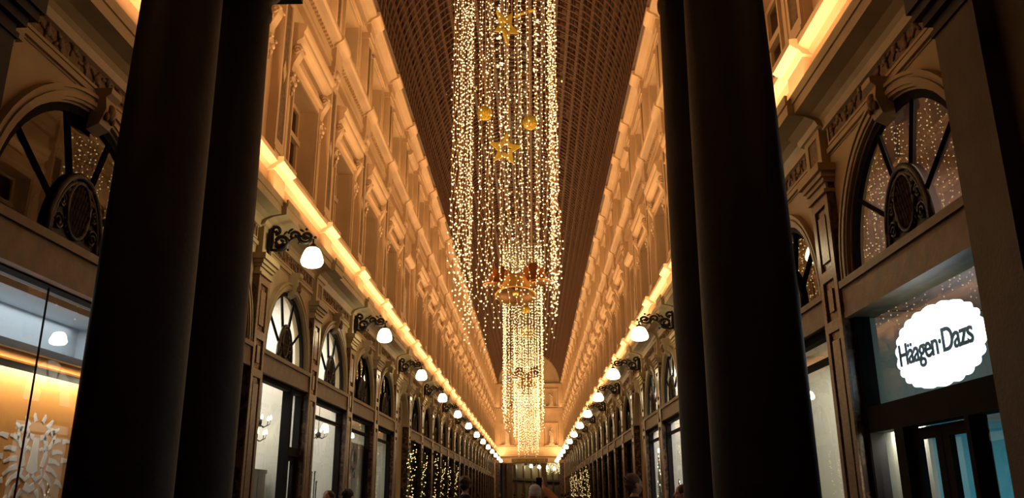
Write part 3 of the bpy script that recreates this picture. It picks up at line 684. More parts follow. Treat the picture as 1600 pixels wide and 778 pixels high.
# ---------------------------------------------------------------- statues
def skin_mesh(name, pts, edges, radii, root=0, sub=1, extra=None, vox=None):
    me = bpy.data.meshes.new(name); me.from_pydata(pts, edges, []); o = bpy.data.objects.new(name, me); C.objects.link(o)
    m = o.modifiers.new('s', 'SKIN'); m.use_smooth_shade = True; m.use_x_symmetry = False
    sd = me.skin_vertices[0].data
    for i, r in enumerate(radii):
        sd[i].radius = (r, r) if not isinstance(r, tuple) else r; sd[i].use_root = (i == root)
    ss = o.modifiers.new('u', 'SUBSURF'); ss.levels = sub; ss.render_levels = sub
    dg = bpy.context.evaluated_depsgraph_get(); dg.update()
    out = bpy.data.meshes.new_from_object(o.evaluated_get(dg)); bpy.data.objects.remove(o)
    mb = MB(); mb.add([v.co[:] for v in out.vertices], [tuple(p.vertices) for p in out.polygons], 0, True)
    if extra: mb.merge(extra)
    if vox:
        o2 = bpy.data.objects.new(name, mb.mesh(name, [])); C.objects.link(o2)
        r = o2.modifiers.new('r', 'REMESH'); r.mode = 'VOXEL'; r.voxel_size = vox; r.use_smooth_shade = True
        sm = o2.modifiers.new('sm', 'SMOOTH'); sm.iterations = 2; sm.factor = 0.5
        dg = bpy.context.evaluated_depsgraph_get(); dg.update(); out = bpy.data.meshes.new_from_object(o2.evaluated_get(dg)); bpy.data.objects.remove(o2)
        return out
    return mb.mesh(name, [])
def head_mb(h=0.24, c=(0, 0, 0), face=True):    # looks along -y
    m = MB(); k = h / 0.24; E_ = lambda x, y, z, a, b_, d, **kw: m.ell((c[0] + x * k, c[1] + y * k, c[2] + z * k), a * k, b_ * k, d * k, 16, 10, **kw)
    E_(0, 0.015, 0.03, 0.076, 0.095, 0.09); E_(0, -0.012, -0.035, 0.062, 0.075, 0.085)
    E_(0, -0.045, -0.085, 0.036, 0.036, 0.03)
    if face:
        E_(0, -0.092, -0.012, 0.012, 0.016, 0.028); E_(0, -0.104, -0.03, 0.015, 0.014, 0.011)
        E_(0, -0.083, -0.058, 0.024, 0.012, 0.007); E_(0, -0.083, -0.070, 0.021, 0.012, 0.007)
        for s in (-1, 1):
            E_(s * 0.030, -0.074, 0.022, 0.022, 0.014, 0.008); E_(s * 0.03, -0.078, 0.002, 0.012, 0.010, 0.009); E_(s * 0.078, 0.01, -0.012, 0.010, 0.022, 0.032)
            E_(s * 0.045, -0.06, -0.03, 0.022, 0.022, 0.022)
    return m
def statue_mesh():
    P = [(0, 0, .95), (0, 0, 1.15), (0, -.01, 1.35), (0, 0, 1.47), (0, -.01, 1.6), (0, 0, .6), (.02, 0, .1),
         (.17, 0, 1.38), (.24, -.05, 1.15), (.12, -.2, 1.1), (-.17, 0, 1.38), (-.23, 0, 1.12), (-.2, -.08, .88)]
    Ed = [(0, 1), (1, 2), (2, 3), (3, 4), (0, 5), (5, 6), (2, 7), (7, 8), (8, 9), (2, 10), (10, 11), (11, 12)]
    Rr = [(.17, .15), (.13, .12), (.17, .12), .06, .06, (.2, .17), (.24, .19), .075, .06, .045, .075, .06, .045]
    ex = head_mb(0.24, (0, -0.02, 1.66)); 
    for q in range(9):
        a = -1.2 + q * 0.3; ex.tube([(0.16 * math.sin(a), -0.14 * math.cos(a), 0.98), (0.21 * math.sin(a) + .02, -0.18 * math.cos(a), 0.5), (0.25 * math.sin(a) + .02, -0.2 * math.cos(a), 0.02)], [0.018, 0.03, 0.035], 6)
    ex.tube([(-.2, -.05, 1.4), (0, -.16, 1.22), (.16, -.16, 1.0), (.2, -.14, .6)], [.05, .045, .045, .04], 8)
    ex.box(-.27, .27, -.22, .22, -0.0, 0.05)
    return skin_mesh('statue', P, Ed, Rr, 0, 2, ex, 0.02)
M['statue'] = mat('statue_stone', (0.58, 0.46, 0.32), 0.55, bump=0.1, var=0.15)
stm = statue_mesh(); stm.materials.append(M['statue'])
def statue(loc, rz, sc, label):
    r = empty('statue', loc, rz); r.scale = (sc,) * 3
    o = bpy.data.objects.new('figure', stm); C.objects.link(o); o.parent = r; o.location.z = 0.16
    p = MB(); p.box(-.3, .3, -.24, .24, 0, .05); p.box(-.27, .27, -.21, .21, .05, .13); p.box(-.3, .3, -.24, .24, .13, .16); p.build('plinth', M['statue'], r)
    tag(r, label, 'statue', 'stone statues in niches')
for s in (-1, 1):
    for z, sc, fl_ in ((7.1, 0.88, 'first-floor'), (11.45, 0.62, 'top-floor')):
        p, rz = side_xf(s, -0.26, 27.05, z); statue(p, PI / 2 if s < 0 else -PI / 2, sc, 'draped stone statue in the %s niche of the %s wall' % (fl_, SN[s]))
    for z, sc, fl_ in ((6.95, 1.0, 'lower'), (11.2, 0.9, 'upper')):
        statue((CX + s * 2.46, YEND - 0.26, z), 0, sc, 'draped stone statue on the end wall, %s one at the %s' % (fl_, SN[s]))

# ---------------------------------------------------------------- end wall: inscription, columns, what is beyond
def text_mesh(tx, m_):
    o = bpy.data.objects.new('lettering', tx); C.objects.link(o)
    dg = bpy.context.evaluated_depsgraph_get(); dg.update(); me = bpy.data.meshes.new_from_object(o.evaluated_get(dg)); bpy.data.objects.remove(o)
    me.materials.clear(); me.materials.append(m_); o = bpy.data.objects.new('lettering', me); C.objects.link(o); return o
tx = bpy.data.curves.new('inscription', 'FONT'); tx.body = 'GALERIE DE LA REINE'; tx.size = 0.36; tx.align_x = 'CENTER'; tx.align_y = 'CENTER'; tx.extrude = 0.01
to = text_mesh(tx, M['gold'])
ib = empty('inscription_board', (CX, YEND - 0.14, 5.30)); to.parent = ib; to.rotation_euler = (PI / 2, 0, 0); to.location = (0, -0.05, 0)
k = MB(); k.box(-2.0, 2.0, -0.03, 0.0, -0.22, 0.22); k.build('board', M['wood'], ib)
tag(ib, 'long dark inscription board with gold letters above the far passage', 'sign')
for j, (dx, lb) in enumerate(((-2.2, 'left'), (1.55, 'right'))):
    q = MB(); q.box(-0.32, 0.32, -0.3, 0.3, 0, 0.3); q.box(-0.28, 0.28, -0.26, 0.26, 0.3, 4.75); q.box(-0.33, 0.33, -0.31, 0.31, 4.75, 4.9); q.box(-0.36, 0.36, -0.34, 0.34, 4.9, 5.05)
    o = q.build('square_pillar', M['pier']); o.location = (CX + dx, YEND + 0.1, 0); tag(o, 'square grey pillar %s of the middle opening in the end wall' % lb, 'pillar', 'pillars under the end wall')
bd = MB()
Aw, Bw_ = Vector((-3.2, 100.5, 0)), Vector((6.2, 128, 0)); dv = (Bw_ - Aw).normalized(); nv = Vector((-dv.y, dv.x, 0)) 
ang = math.atan2(dv.y, dv.x)
bd.box(0, 29, 0.0, 0.5, 0, 9, 1)
for k_ in range(10): bd.box(k_ * 3 - 0.25, k_ * 3 + 0.25, -0.15, 0, 0, 5.2, 3)
bd.box(0, 29, -0.4, 0, 5.6, 5.9, 1); bd.box(0, 29, -0.2, 0, 3.4, 3.7, 5)
o = bd.build('wall_beyond', WMATS); o.location = Aw; o.rotation_euler.z = ang; tag(o, kind='structure')
for k_ in range(6):
    o = copy_tree(lamp0); q = Aw + dv * (6 + 3.2 * k_) - nv * 0.2; o.location = (q.x, q.y, 5.35); o.rotation_euler.z = ang - PI / 2; o.scale = (1.25,) * 3
    tag(o, 'white globe lamp seen through the end passage, %s from the near end' % ORD[k_], 'wall lamp', 'globe lamps beyond the end passage')
curtain(108, 112, 1.8, 4.5, 8.5, 10, 6, 'curtain of fairy lights glimpsed through the right opening of the end wall', 0.16, 0.04, 9, cx=2.45)
area('beyond_lamp_glow', (0.0, 98, 8.5), (0, 0, 0), 5, 4, 120, (1, .6, .3))

# ---------------------------------------------------------------- shop interiors
M['rose'] = mat('rose_grey_wall', (.34, .25, .23), .7); XR_ = CX + HW
def room(name, s, y0, y1, mats, dep=2.4, z1=5.3, light=60, col=(1, .93, .8), zl=None, z0=0):
    """open-fronted room right behind the shop window"""
    m = MB(); x = -0.35
    m.box(x - dep - .1, x - dep, y0, y1, z0, z1); m.box(x - dep, x + .1, y0 - .06, y0, z0, z1); m.box(x - dep, x + .1, y1, y1 + .06, z0, z1)
    if z0: m.box(x - dep, x + .1, y0, y1, z0, z0 + .05)
    m.box(x - dep, x + .1, y0, y1, z1, z1 + .08)
    p, rz = side_xf(s, 0, 0)
    r = m; T = Matrix.Translation((p[0], 0, 0)) @ Matrix.Rotation(rz, 4, 'Z')
    if s > 0: 
        T = Matrix.Translation((p[0], 0, 0)) @ Matrix.Diagonal((-1, 1, 1, 1))
    mb = MB(); mb.merge(m, T); o = mb.build(name, mats); tag(o, kind='structure')
    if light: area('shop_ceiling_light', (p[0] + s * (0.35 + dep / 2), (y0 + y1) / 2, (zl or z1) - 0.08), (0, 0, 0), dep * .5, (y1 - y0) * .6, light, col)
    return o
room('wall_shop_interior', -1, 12.7, 15.4, M['white'], light=150)
room('wall_shop_interior', -1, 15.95, 18.75, M['white'], light=150)
room('wall_shop_interior', -1, 19.3, 22.0, M['cream'], z1=3.4, light=60)
room('wall_shop_interior', -1, 22.6, 25.3, M['cream'], z1=3.4, light=45)
room('wall_shop_interior', 1, 9.4, 12.1, M['cream'], z1=3.5, light=40, dep=2.0)
room('wall_shop_interior', 1, 19.3, 22.0, M['white'], light=230)
room('wall_shop_interior', 1, 22.6, 25.3, M['white'], light=230)

room('wall_upper_shop_room', 1, 5.95, 8.9, M['rose'], z1=5.3, light=14, col=(1, .8, .65), dep=1.6, z0=3.5)
m = MB(); m.lathe([(0, 0), (.12, 0), (.12, .02), (0, .02)], 20); o = m.build('downlight', M['globe']); o.location = (XR_ + 1.1, 6.6, 5.26); tag(o, 'small round ceiling downlight behind the big fanlight on the right', 'ceiling light')
# near left shop: grey bulkhead, orange band and lit orange display wall with a lion's head decal
XL = CX - HW
r = empty('display_wall', (XL - 0.62, 7.6, 0))
def bxp(x0, x1, y0, y1, z0, z1, name, m_): k = MB(); k.box(x0, x1, y0, y1, z0, z1); return k.build(name, m_, r)
bxp(-0.06, 0, -2.0, 1.5, 0, 2.70, 'orange_panel', M['orange'])
bxp(-0.30, 0.10, -2.0, 1.5, 2.86, 2.93, 'shelf_edge', M['grey']); bxp(-0.04, 0.04, -2.0, 1.5, 2.78, 2.86, 'orange_band', M['orange'])
dc = MB()
def blob(pts, w=0.05):
    dc.tube([(0.012, a, b_) for a, b_ in pts], w, 6)
def flat_poly(pts): 
    n_ = len(pts); dc.add([(0.004, a, b_) for a, b_ in pts] + [(0.001, a, b_) for a, b_ in pts], [tuple(range(n_)), tuple(range(n_, 2 * n_))[::-1]] + [(i, (i + 1) % n_, n_ + (i + 1) % n_, n_ + i) for i in range(n_)])
def stroke(pts, w0, w1=None):     # flat ribbon with tapered ends
    w1 = w1 or w0; n_ = len(pts); L_, R_ = [], []
    for i, p in enumerate(pts):
        a = pts[max(0, i - 1)]; b_ = pts[min(n_ - 1, i + 1)]; dx, dz = b_[0] - a[0], b_[1] - a[1]; l = math.hypot(dx, dz) or 1
        w_ = w0 + (w1 - w0) * i / (n_ - 1); L_.append((p[0] - dz / l * w_, p[1] + dx / l * w_)); R_.append((p[0] + dz / l * w_, p[1] - dx / l * w_))
    for i in range(n_ - 1): flat_poly([L_[i], L_[i + 1], R_[i + 1], R_[i]])
CZ = 1.84
def SY(p): return [(-a, b_) for a, b_ in p]
nose = [(-0.05, CZ + .22), (0.05, CZ + .22), (0.07, CZ - .02), (0.10, CZ - .16), (0.04, CZ - .20), (-0.04, CZ - .20), (-0.10, CZ - .16), (-0.07, CZ - .02)]
flat_poly(nose)
for g_ in (lambda p: p, SY):
    stroke(g_([(0.15, CZ + .20), (0.17, CZ + .28), (0.22, CZ + .335), (0.29, CZ + .33), (0.33, CZ + .27), (0.32, CZ + .19), (0.27, CZ + .12), (0.21, CZ + .10)]), 0.026)       # ear
    stroke(g_([(0.06, CZ + .22), (0.13, CZ + .24), (0.19, CZ + .16), (0.21, CZ + .02), (0.17, CZ - .12)]), 0.035)       # cheek
    stroke(g_([(0.08, CZ + .08), (0.13, CZ + .10), (0.18, CZ + .06)]), 0.018)                                         # eye
    stroke(g_([(0.03, CZ - .22), (0.10, CZ - .27), (0.19, CZ - .22), (0.17, CZ - .14)]), 0.022)                       # muzzle
    for a0, r0, r1 in ((80, .46, .62), (62, .44, .62), (44, .44, .64), (28, .44, .60), (10, .42, .62), (-6, .36, .58), (-22, .36, .6), (-38, .38, .58), (-54, .4, .62), (-70, .46, .64), (20, .66, .8), (-2, .66, .82), (-28, .66, .8), (-50, .68, .82)):
        a = math.radians(a0); c_, t_ = math.cos(a), math.sin(a)
        r0 *= .9; r1 *= .88; stroke(g_([(r0 * c_ * .9, CZ + r0 * t_), ((r0 + r1) / 2 * c_ * .95 + .02, CZ + (r0 + r1) / 2 * t_), (r1 * c_, CZ + r1 * t_ - .03)]), 0.034, 0.014)
stroke([(-0.09, CZ - .34), (0, CZ - .38), (0.09, CZ - .34)], 0.045)
lo = dc.build('lion_decal', M['decal'], r); lo['label'] = 'white stylised lion head graphic'; lo.location.y = 0.42; lo.location.z = 0.46; lo.scale = (1, 0.9, 0.8)
tag(r, 'lit orange display wall with white lion head inside the left corner shop', 'display wall')
area('display_slot_light', (XL - 0.47, 7.6, 2.74), (0, 0.7, 0), 0.08, 3.0, 24, (1.0, 0.82, 0.6))
m = MB(); m.box(XL - 2.2, XL - 0.45, 5.6, 9.0, 3.36, 3.42); m.box(XL - 0.95, XL - 0.9, 5.6, 9.0, 2.93, 3.4); m.box(XL - 2.2, XL - .3, 8.95, 9.0, 0, 3.4); tag(m.build('ceiling_left_shop', M['grey']), kind='structure')
area('left_shop_light', (XL - 0.62, 7.3, 3.34), (0, 0, 0), 0.5, 3.0, 12, (.85, .93, 1))
r = empty('window_%d' % (num[0] + 1)); num[0] += 1; r['kind'] = 'structure'; p, rz = side_xf(-1, 0, 7.25); r.location = p; r.scale.y = 1.145
r['label'] = 'wide frameless shop window of the left corner shop'
f = MB(); f.frame(-1.38, 1.38, 0, 3.44, 0.07, -0.24, -0.12); f.box(-.24, -.1, -1.38, 1.38, 0, .3); f.build('window_frame', M['darkframe'], r)
for a, b_ in ((-1.31, -0.13), (-0.12, 1.31)):
    q = MB(); q.add([(-.18, a, .3), (-.18, b_, .3), (-.18, b_, 3.37), (-.18, a, 3.37)], [(0, 1, 2, 3)]); q.build('pane', M['glass'], r)
q = MB(); q.box(-.185, -.175, -.131, -.119, .3, 3.37); q.build('glass_joint', M['darkframe'], r)

# ice cream shop front on the right
XR = CX + HW
r = empty('window_%d' % (num[0] + 1)); num[0] += 1; r['kind'] = 'structure'; p, rz = side_xf(1, 0, 7.25); r.location = p; r.rotation_euler.z = rz; r.scale.y = 1.145
r['label'] = 'dark shopfront with door and sign glass of the ice cream shop'
# local y = 7.45 - Y : from -1.38 (far) to +1.38 (near)
f = MB(); f.frame(-1.38, 1.38, 0, 3.46, 0.07, -0.26, -0.10)
f.box(-.26, -.11, -1.38, 1.38, 2.16, 2.42); f.box(-.26, -.11, -1.38, -1.30, 0, 3.4)
f.box(-.26, -.11, -.79, -.62, 0, 2.2); f.box(-.26, -.11, .38, .44, 0, 2.2); f.box(-.26, -.11, -1.38, 1.38, 0, .4)
f.build('window_frame', M['darkframe'], r)
for a, b_, z0, z1, nm in ((-1.31, 1.31, 2.42, 3.40, 'sign_pane'), (-1.31, -.79, .4, 2.16, 'pane'), (.44, 1.31, .4, 2.16, 'pane')):
    q = MB(); q.add([(-.18, a, z0), (-.18, b_, z0), (-.18, b_, z1), (-.18, a, z1)], [(0, 1, 2, 3)]); q.build(nm, M['glass'], r)
for a, b_ in ((-.62, -.13), (-.11, .38)):
    d = MB(); d.frame(a, b_, .04, 2.14, .10, -.24, -.19); do = d.build('door_leaf', M['darkframe'], r)
    q = MB(); q.add([(-.215, a + .1, .14), (-.215, b_ - .1, .14), (-.215, b_ - .1, 2.04), (-.215, a + .1, 2.04)], [(0, 1, 2, 3)]); q.build('door_pane', M['glass'], do)
    q = MB(); yy = b_ - .05 if a < -.3 else a + .05; q.tube([(-.18, yy, .9), (-.14, yy, .93), (-.14, yy, 1.25), (-.18, yy, 1.28)], .011, 6); q.build('door_handle', M['silver'], do)
# sign
sg = empty('shop_sign', side_xf(1, -0.28, 7.42, 2.84)[0], PI)
pts = []; NS = 22
for k_ in range(NS * 8):
    a = 2 * PI * k_ / (NS * 8); rr = 1 + 0.06 * abs(math.sin(NS / 2 * a)); c_, t_ = math.cos(a), math.sin(a)
    ex_ = lambda q: math.copysign(abs(q) ** 0.86, q)
    pts.append((0.75 * rr * ex_(c_), 0.345 * rr * ex_(t_)))
n_ = len(pts); pm = MB(); pm.add([(0.03, a, b_) for a, b_ in pts] + [(-0.03, a, b_) for a, b_ in pts], [tuple(range(n_))] + [(i, n_ + i, n_ + (i + 1) % n_, (i + 1) % n_) for i in range(n_)])
pm.build('lightbox', emis('sign_light', (0.80, 0.93, 1.0), 3.2), sg)
tx = bpy.data.curves.new('lettering', 'FONT'); tx.body = 'H\u00e4agen-Dazs'; tx.size = 0.295; tx.align_x = 'CENTER'; tx.align_y = 'CENTER'; tx.extrude = 0.004; tx.offset = 0.004; tx.space_character = 0.92
tx.body = 'H\u00e4agen\u00b7Dazs'
to = text_mesh(tx, mat('sign_lettering', (0.005, 0.05, 0.07), 0.6)); to.parent = sg
to.matrix_local = Matrix(((0, 0, 1, 0.036), (1, 0, 0, 0.0), (0, 1, 0, 0.0), (0, 0, 0, 1)))
tag(sg, 'glowing white scalloped oval shop sign with dark lettering behind glass', 'sign')
# interior of the ice cream shop
m = MB(); m.box(XR + 2.4, XR + 2.5, 5.6, 9.05, 0, 3.4); m.box(XR + .3, XR + 2.5, 9.0, 9.06, 0, 2.3); m.box(XR + .3, XR + 2.5, 5.5, 5.55, 0, 3.4)
tag(m.build('wall_ice_cream_shop', M['teal']), kind='structure')
area('ice_cream_shop_light', (XR + 1.5, 7.0, 2.25), (0, 0, 0), 1.0, 2.0, 24, (.75, .95, 1))
k = MB(); k.box(XR + .34, XR + .38, 7.98, 8.95, 0, 2.25)
tag(k.build('display_board', M['cream']), 'plain cream board behind the narrow left pane of the ice cream shop', 'board')
area('board_light', (XR + .29, 8.4, 2.2), (0, -0.1, 0), .06, .5, 22, (1, .95, .8))
r = empty('shelf_unit', (XR + .75, 6.35, 0))
k = MB(); k.box(-.2, .2, -.42, -.39, 0, 2.2); k.box(-.2, .2, .39, .42, 0, 2.2); k.box(.18, .2, -.42, .42, 0, 2.2); k.build('carcass', M['darkframe'], r)
for z in (.5, .85, 1.2, 1.55, 1.9):
    k = MB(); k.box(-.2, .18, -.39, .39, z, z + .025); k.build('shelf', M['white'], r)
tag(r, 'dark shelf unit with white shelves inside the ice cream shop door', 'shelf')
tub = []
tc_ = [mat('tub_red', (.5, .02, .03), .4), mat('tub_cream', (.8, .7, .5), .4), mat('tub_green', (.1, .35, .12), .4)]
for jz, z in enumerate((1.228, 1.578, 1.928)):
    for jy in range(4):
        k = MB(); k.lathe([(0, 0), (.04, 0), (.05, .1), (.053, .1), (.053, .12), (0, .12)], 16)
        o = k.build('ice_cream_tub', tc_[(jz + jy) % 3]); o.location = (XR + .66, 6.35 - .27 + jy * .18, z)
        tag(o, '%s ice cream tub, %s on the %s shelf in the ice cream shop' % (('red', 'cream', 'green')[(jz + jy) % 3], ORD[jy], ('lower', 'middle', 'upper')[jz]), 'tub', 'ice cream tubs on the shelves')
# right bay 0: white panel with ring letter
sp = empty('shop_poster', (XR + .75, 10.9, 0)); k = MB(); k.box(0, .04, -.9, .5, 2.0, 3.3); k.build('panel', M['white'], sp)
k = MB(); k.arc(-0.25, 2.62, .12, .145, -.02, 0.0, 0, 2 * PI, 28); k.build('lettering', M['ironwork'], sp); tag(sp, 'white hanging panel with a thin black letter O in the right shop', 'sign')

# shop contents left: chandeliers, stands
def chandelier(x, y, z, label):
    r = empty('chandelier', (x, y, z)); m = MB(); m.tube([(0, 0, 0), (0, 0, .7)], .008, 5); m.ell((0, 0, 0), .05, .05, .07, 10, 6); m.build('stem', M['ironwork'], r)
    for k_ in range(6):
        a = k_ * PI / 3; c_, t_ = math.cos(a), math.sin(a)
        q = MB(); q.tube([(0, 0, -.03), (.1 * c_, .1 * t_, -.08), (.19 * c_, .19 * t_, -.03), (.2 * c_, .2 * t_, .04)], .008, 5); ao = q.build('arm', M['ironwork'], r)
        q = MB(); q.lathe([(0, 0), (.018, .0), (.022, .03), (.012, .07), (0, .085)], 8, (.2 * c_, .2 * t_, .045)); q.build('bulb', M['bulbw'], ao)
    tag(r, label, 'chandelier', 'small chandeliers in the left shop windows')
chandelier(XL - 0.60, 14.5, 2.80, 'small black chandelier with lit bulbs in the first bright left shop window')
chandelier(XL - 0.85, 15.1, 2.60, 'second black chandelier farther back in the first bright left shop window')
chandelier(XL - 0.50, 18.2, 2.85, 'small black chandelier with lit bulbs in the second bright left shop window')
rr_ = random.Random(11)
for k_ in range(8):
    m = MB(); h_ = rr_.uniform(1.85, 2.2); tl = rr_.uniform(-.05, .05)
    m.tube([(0, 0, 0), (0, tl, h_)], .014, 6); m.tube([(0, tl - .05, h_ - .06), (0, tl + .07, h_ - .02)], .012, 5); m.tube([(0, tl * .9 - .04, h_ - .2), (0, tl * .9 + .05, h_ - .16)], .01, 5); m.lathe([(0, 0), (.08, 0), (.08, .02), (.02, .03), (0, .03)], 14)
    o = m.build('display_stand', M['ironwork']); o.location = (XL - .50 - .08 * (k_ % 2), 17.0 + .21 * k_, 0.0)
    tag(o, 'thin black display stand in the second bright left shop window, %s from the near end' % ORD[k_], 'stand', 'thin black display stands')
o = MB(); o.box(-.3, .3, -.45, .45, 0, 1.95); o.box(-.32, .32, -.47, .47, 1.95, 2.02); o.box(.3, .31, -.4, -.02, .1, 1.88); o.box(.3, .31, .02, .4, .1, 1.88)
o = o.build('cabinet', M['cream']); o.location = (XL - 0.95, 14.8, 0); tag(o, 'pale wardrobe cabinet standing in the first bright left shop window', 'cabinet')
r = empty('floor_lamp', (XL - .62, 14.0, 0.0)); k = MB(); k.lathe([(0, 0), (.15, 0), (.15, .03), (.02, .06), (.02, 1.62), (0, 1.62)], 14); k.build('stand', M['ironwork'], r)
k = MB(); k.lathe([(.16, 1.5), (.13, 1.72)], 20); k.build('lamp_shade', mat('orange_shade', (.75, .2, .04), .6), r); tag(r, 'standing lamp with orange shade in the first bright left shop window', 'lamp')
# lace drape and wreath in the third
r = empty('curtain_display', (XL - .34, 21.35, 0)); k = MB(); v = []; f = []; nn = 60
for i in range(nn + 1):
    for j in range(2): v.append((0.05 * math.sin(i * .9) + .02 * math.sin(i * 2.3), -0.95 + 1.6 * i / nn, 0.3 + 2.55 * j))
for i in range(nn): f.append((2 * i, 2 * i + 2, 2 * i + 3, 2 * i + 1))
k.add(v, f, 0, True); k.build('lace', M['white'], r)
k = MB(); k.arc(-.5, 2.45, .13, .24, .06, .12, 0, 2 * PI, 24); k.build('wreath', M['silver'], r)
for q in range(2): k = MB(); k.tube([(.09, -.5, 2.22), (.09, -.5 + (.12 if q else -.12), 2.0)], .02, 5); k.build('ribbon', M['silver'], r)
tag(r, 'white lace drape with silver wreath in the left shop window', 'window display')

# Christmas trees in right shop windows
def xtree(loc, H, label):
    r = empty('christmas_tree', loc); rt = random.Random(len(label)); m = MB()
    for q in range(420):
        z = H * rt.random() ** 1.3; R_ = .34 * (1 - z / H) * rt.uniform(.5, 1.05) + .02; a = rt.uniform(0, 2 * PI)
        c_ = (R_ * math.cos(a), R_ * math.sin(a), z + .15); t_ = (c_[0] * 1.35, c_[1] * 1.35, c_[2] - .03)
        m.tube([c_, t_], [.022, .005], 3)
    m.lathe([(.2, .15), (.02, H + .15)], 12); m.build('foliage', mat('fir_green', (.03, .07, .03), .7), r)
    k = MB(); k.lathe([(0, 0), (.12, 0), (.14, .2), (0, .2)], 14); k.build('pot', M['darkframe'], r)
    k = MB(); mm_ = MB()
    for q in range(46):
        z = H * q / 46; R_ = .36 * (1 - z / H) + .03; a = q * 2.4
        (k if q % 2 else mm_).ell((R_ * math.cos(a), R_ * math.sin(a), z + .15), .028, .028, .028, 8, 5)
    o1 = k.build('red_baubles', mat('red_bauble', (.55, .02, .03), .25), r); o1['kind'] = 'stuff'; o2 = mm_.build('fairy_lights', M['bulbw'], r); o2['kind'] = 'stuff'
    r.scale = (.3, .8, 1)
    tag(r, label, 'christmas tree', 'christmas trees in the right shop windows')
xt1 = xtree((XR + .29, 21.5, 0.3), 1.5, 'christmas tree with red baubles in the nearer bright right shop window')
xt2 = xtree((XR + .29, 24.8, 0.3), 2.3, 'tall christmas tree with red baubles in the farther bright right shop window')

# ---------------------------------------------------------------- lit garlands on pilasters
M['garland'] = mat('garland_green', (.03, .05, .025), .7); M['bulbg'] = emis('garland_bulb', (1.0, 0.66, 0.25), 2.2, 'NONE')
def garland_mesh(H, seed):
    rt = random.Random(seed); m = MB(); n_ = int(H / .03)
    for q in range(n_):
        z = H * q / n_; a = rt.uniform(-.5 * PI, .5 * PI); L_ = rt.uniform(.08, .16)
        c_ = (.02, 0.05 * math.sin(z * 3), z); m.tube([c_, (c_[0] + L_ * math.cos(a), c_[1] + L_ * math.sin(a), z + rt.uniform(-.06, .06))], [.03, .006], 4, 0)
    m = (m, MB()); 
    for q in range(int(H / .085)):
        a = rt.uniform(-.5 * PI, .5 * PI); R_ = rt.uniform(.06, .17); z = H * rt.random()
        m[1].ell((.03 + R_ * math.cos(a), .05 * math.sin(z * 3) + R_ * math.sin(a), z), .019, .019, .019, 6, 4, 0)
    return m[0].mesh('garland', [M['garland']]), m[1].mesh('fairy_lights', [M['bulbg']])
gm = [garland_mesh(3.7, 1), garland_mesh(3.5, 2)]
gy = {-1: [28.5 + B * i for i in range(6)], 1: [45 + B * i for i in range(2, 10)]}
for s in (-1, 1):
    for i, y in enumerate(gy[s]):
        for half in (-1, 1):
            if (i * 7 + half * 3 + s) % 5 == 0: continue
            o = bpy.data.objects.new('garland', gm[i % 2][0]); C.objects.link(o); o2 = bpy.data.objects.new('fairy_lights', gm[i % 2][1]); C.objects.link(o2); o2.parent = o; o2['kind'] = 'stuff'
            p, rz = side_xf(s, -0.02, y + half * (0.36 + 0.12 * ((i * 5 + half) % 3)), 0.05 - 0.35 * ((i * 3 + half) % 3)); o.location = p; o.rotation_euler.z = rz
            tag(o, 'lit evergreen garland on the %s side of the %s decorated pilaster, %s wall' % ('near' if half < 0 else 'far', ORD[i], SN[s]), 'garland', 'lit garlands up the %s wall pilasters' % SN[s])

# ---------------------------------------------------------------- people
SK = mat('skin', (.50, .27, .18), .5, bump=.03)
HAIRS = {'dark': mat('dark_hair', (.018, .011, .009), .5, bump=.4, bscale=60), 'brown': mat('brown_hair', (.06, .03, .018), .5, bump=.4, bscale=60), 'grey': mat('grey_knit', (.42, .41, .44), .9, bump=.5, bscale=80)}
def hand(side, wrist, mb_pts):    # returns points / edges / radii of a relaxed five-finger hand hanging from the wrist
    x, y, z = wrist; P = [(x, y - .01, z - .05)]; Ed = []; R_ = [.022]
    for q, (dy, L_) in enumerate(((-.033, .075), (-.012, .085), (.010, .08), (.030, .062))):
        P += [(x, y + dy - .005, z - .095), (x - side * .006, y + dy * 1.1 - .012, z - .095 - L_ * .55), (x - side * .018, y + dy * 1.1 - .02, z - .095 - L_)]; R_ += [.011, .0095, .008]
        b0 = 1 + q * 3; Ed += [(0, b0), (b0, b0 + 1), (b0 + 1, b0 + 2)]
    P += [(x - side * .008, y - .045, z - .055), (x - side * .015, y - .062, z - .10)]; R_ += [.012, .0095]; Ed += [(0, 13), (13, 14)]
    return P, Ed, R_
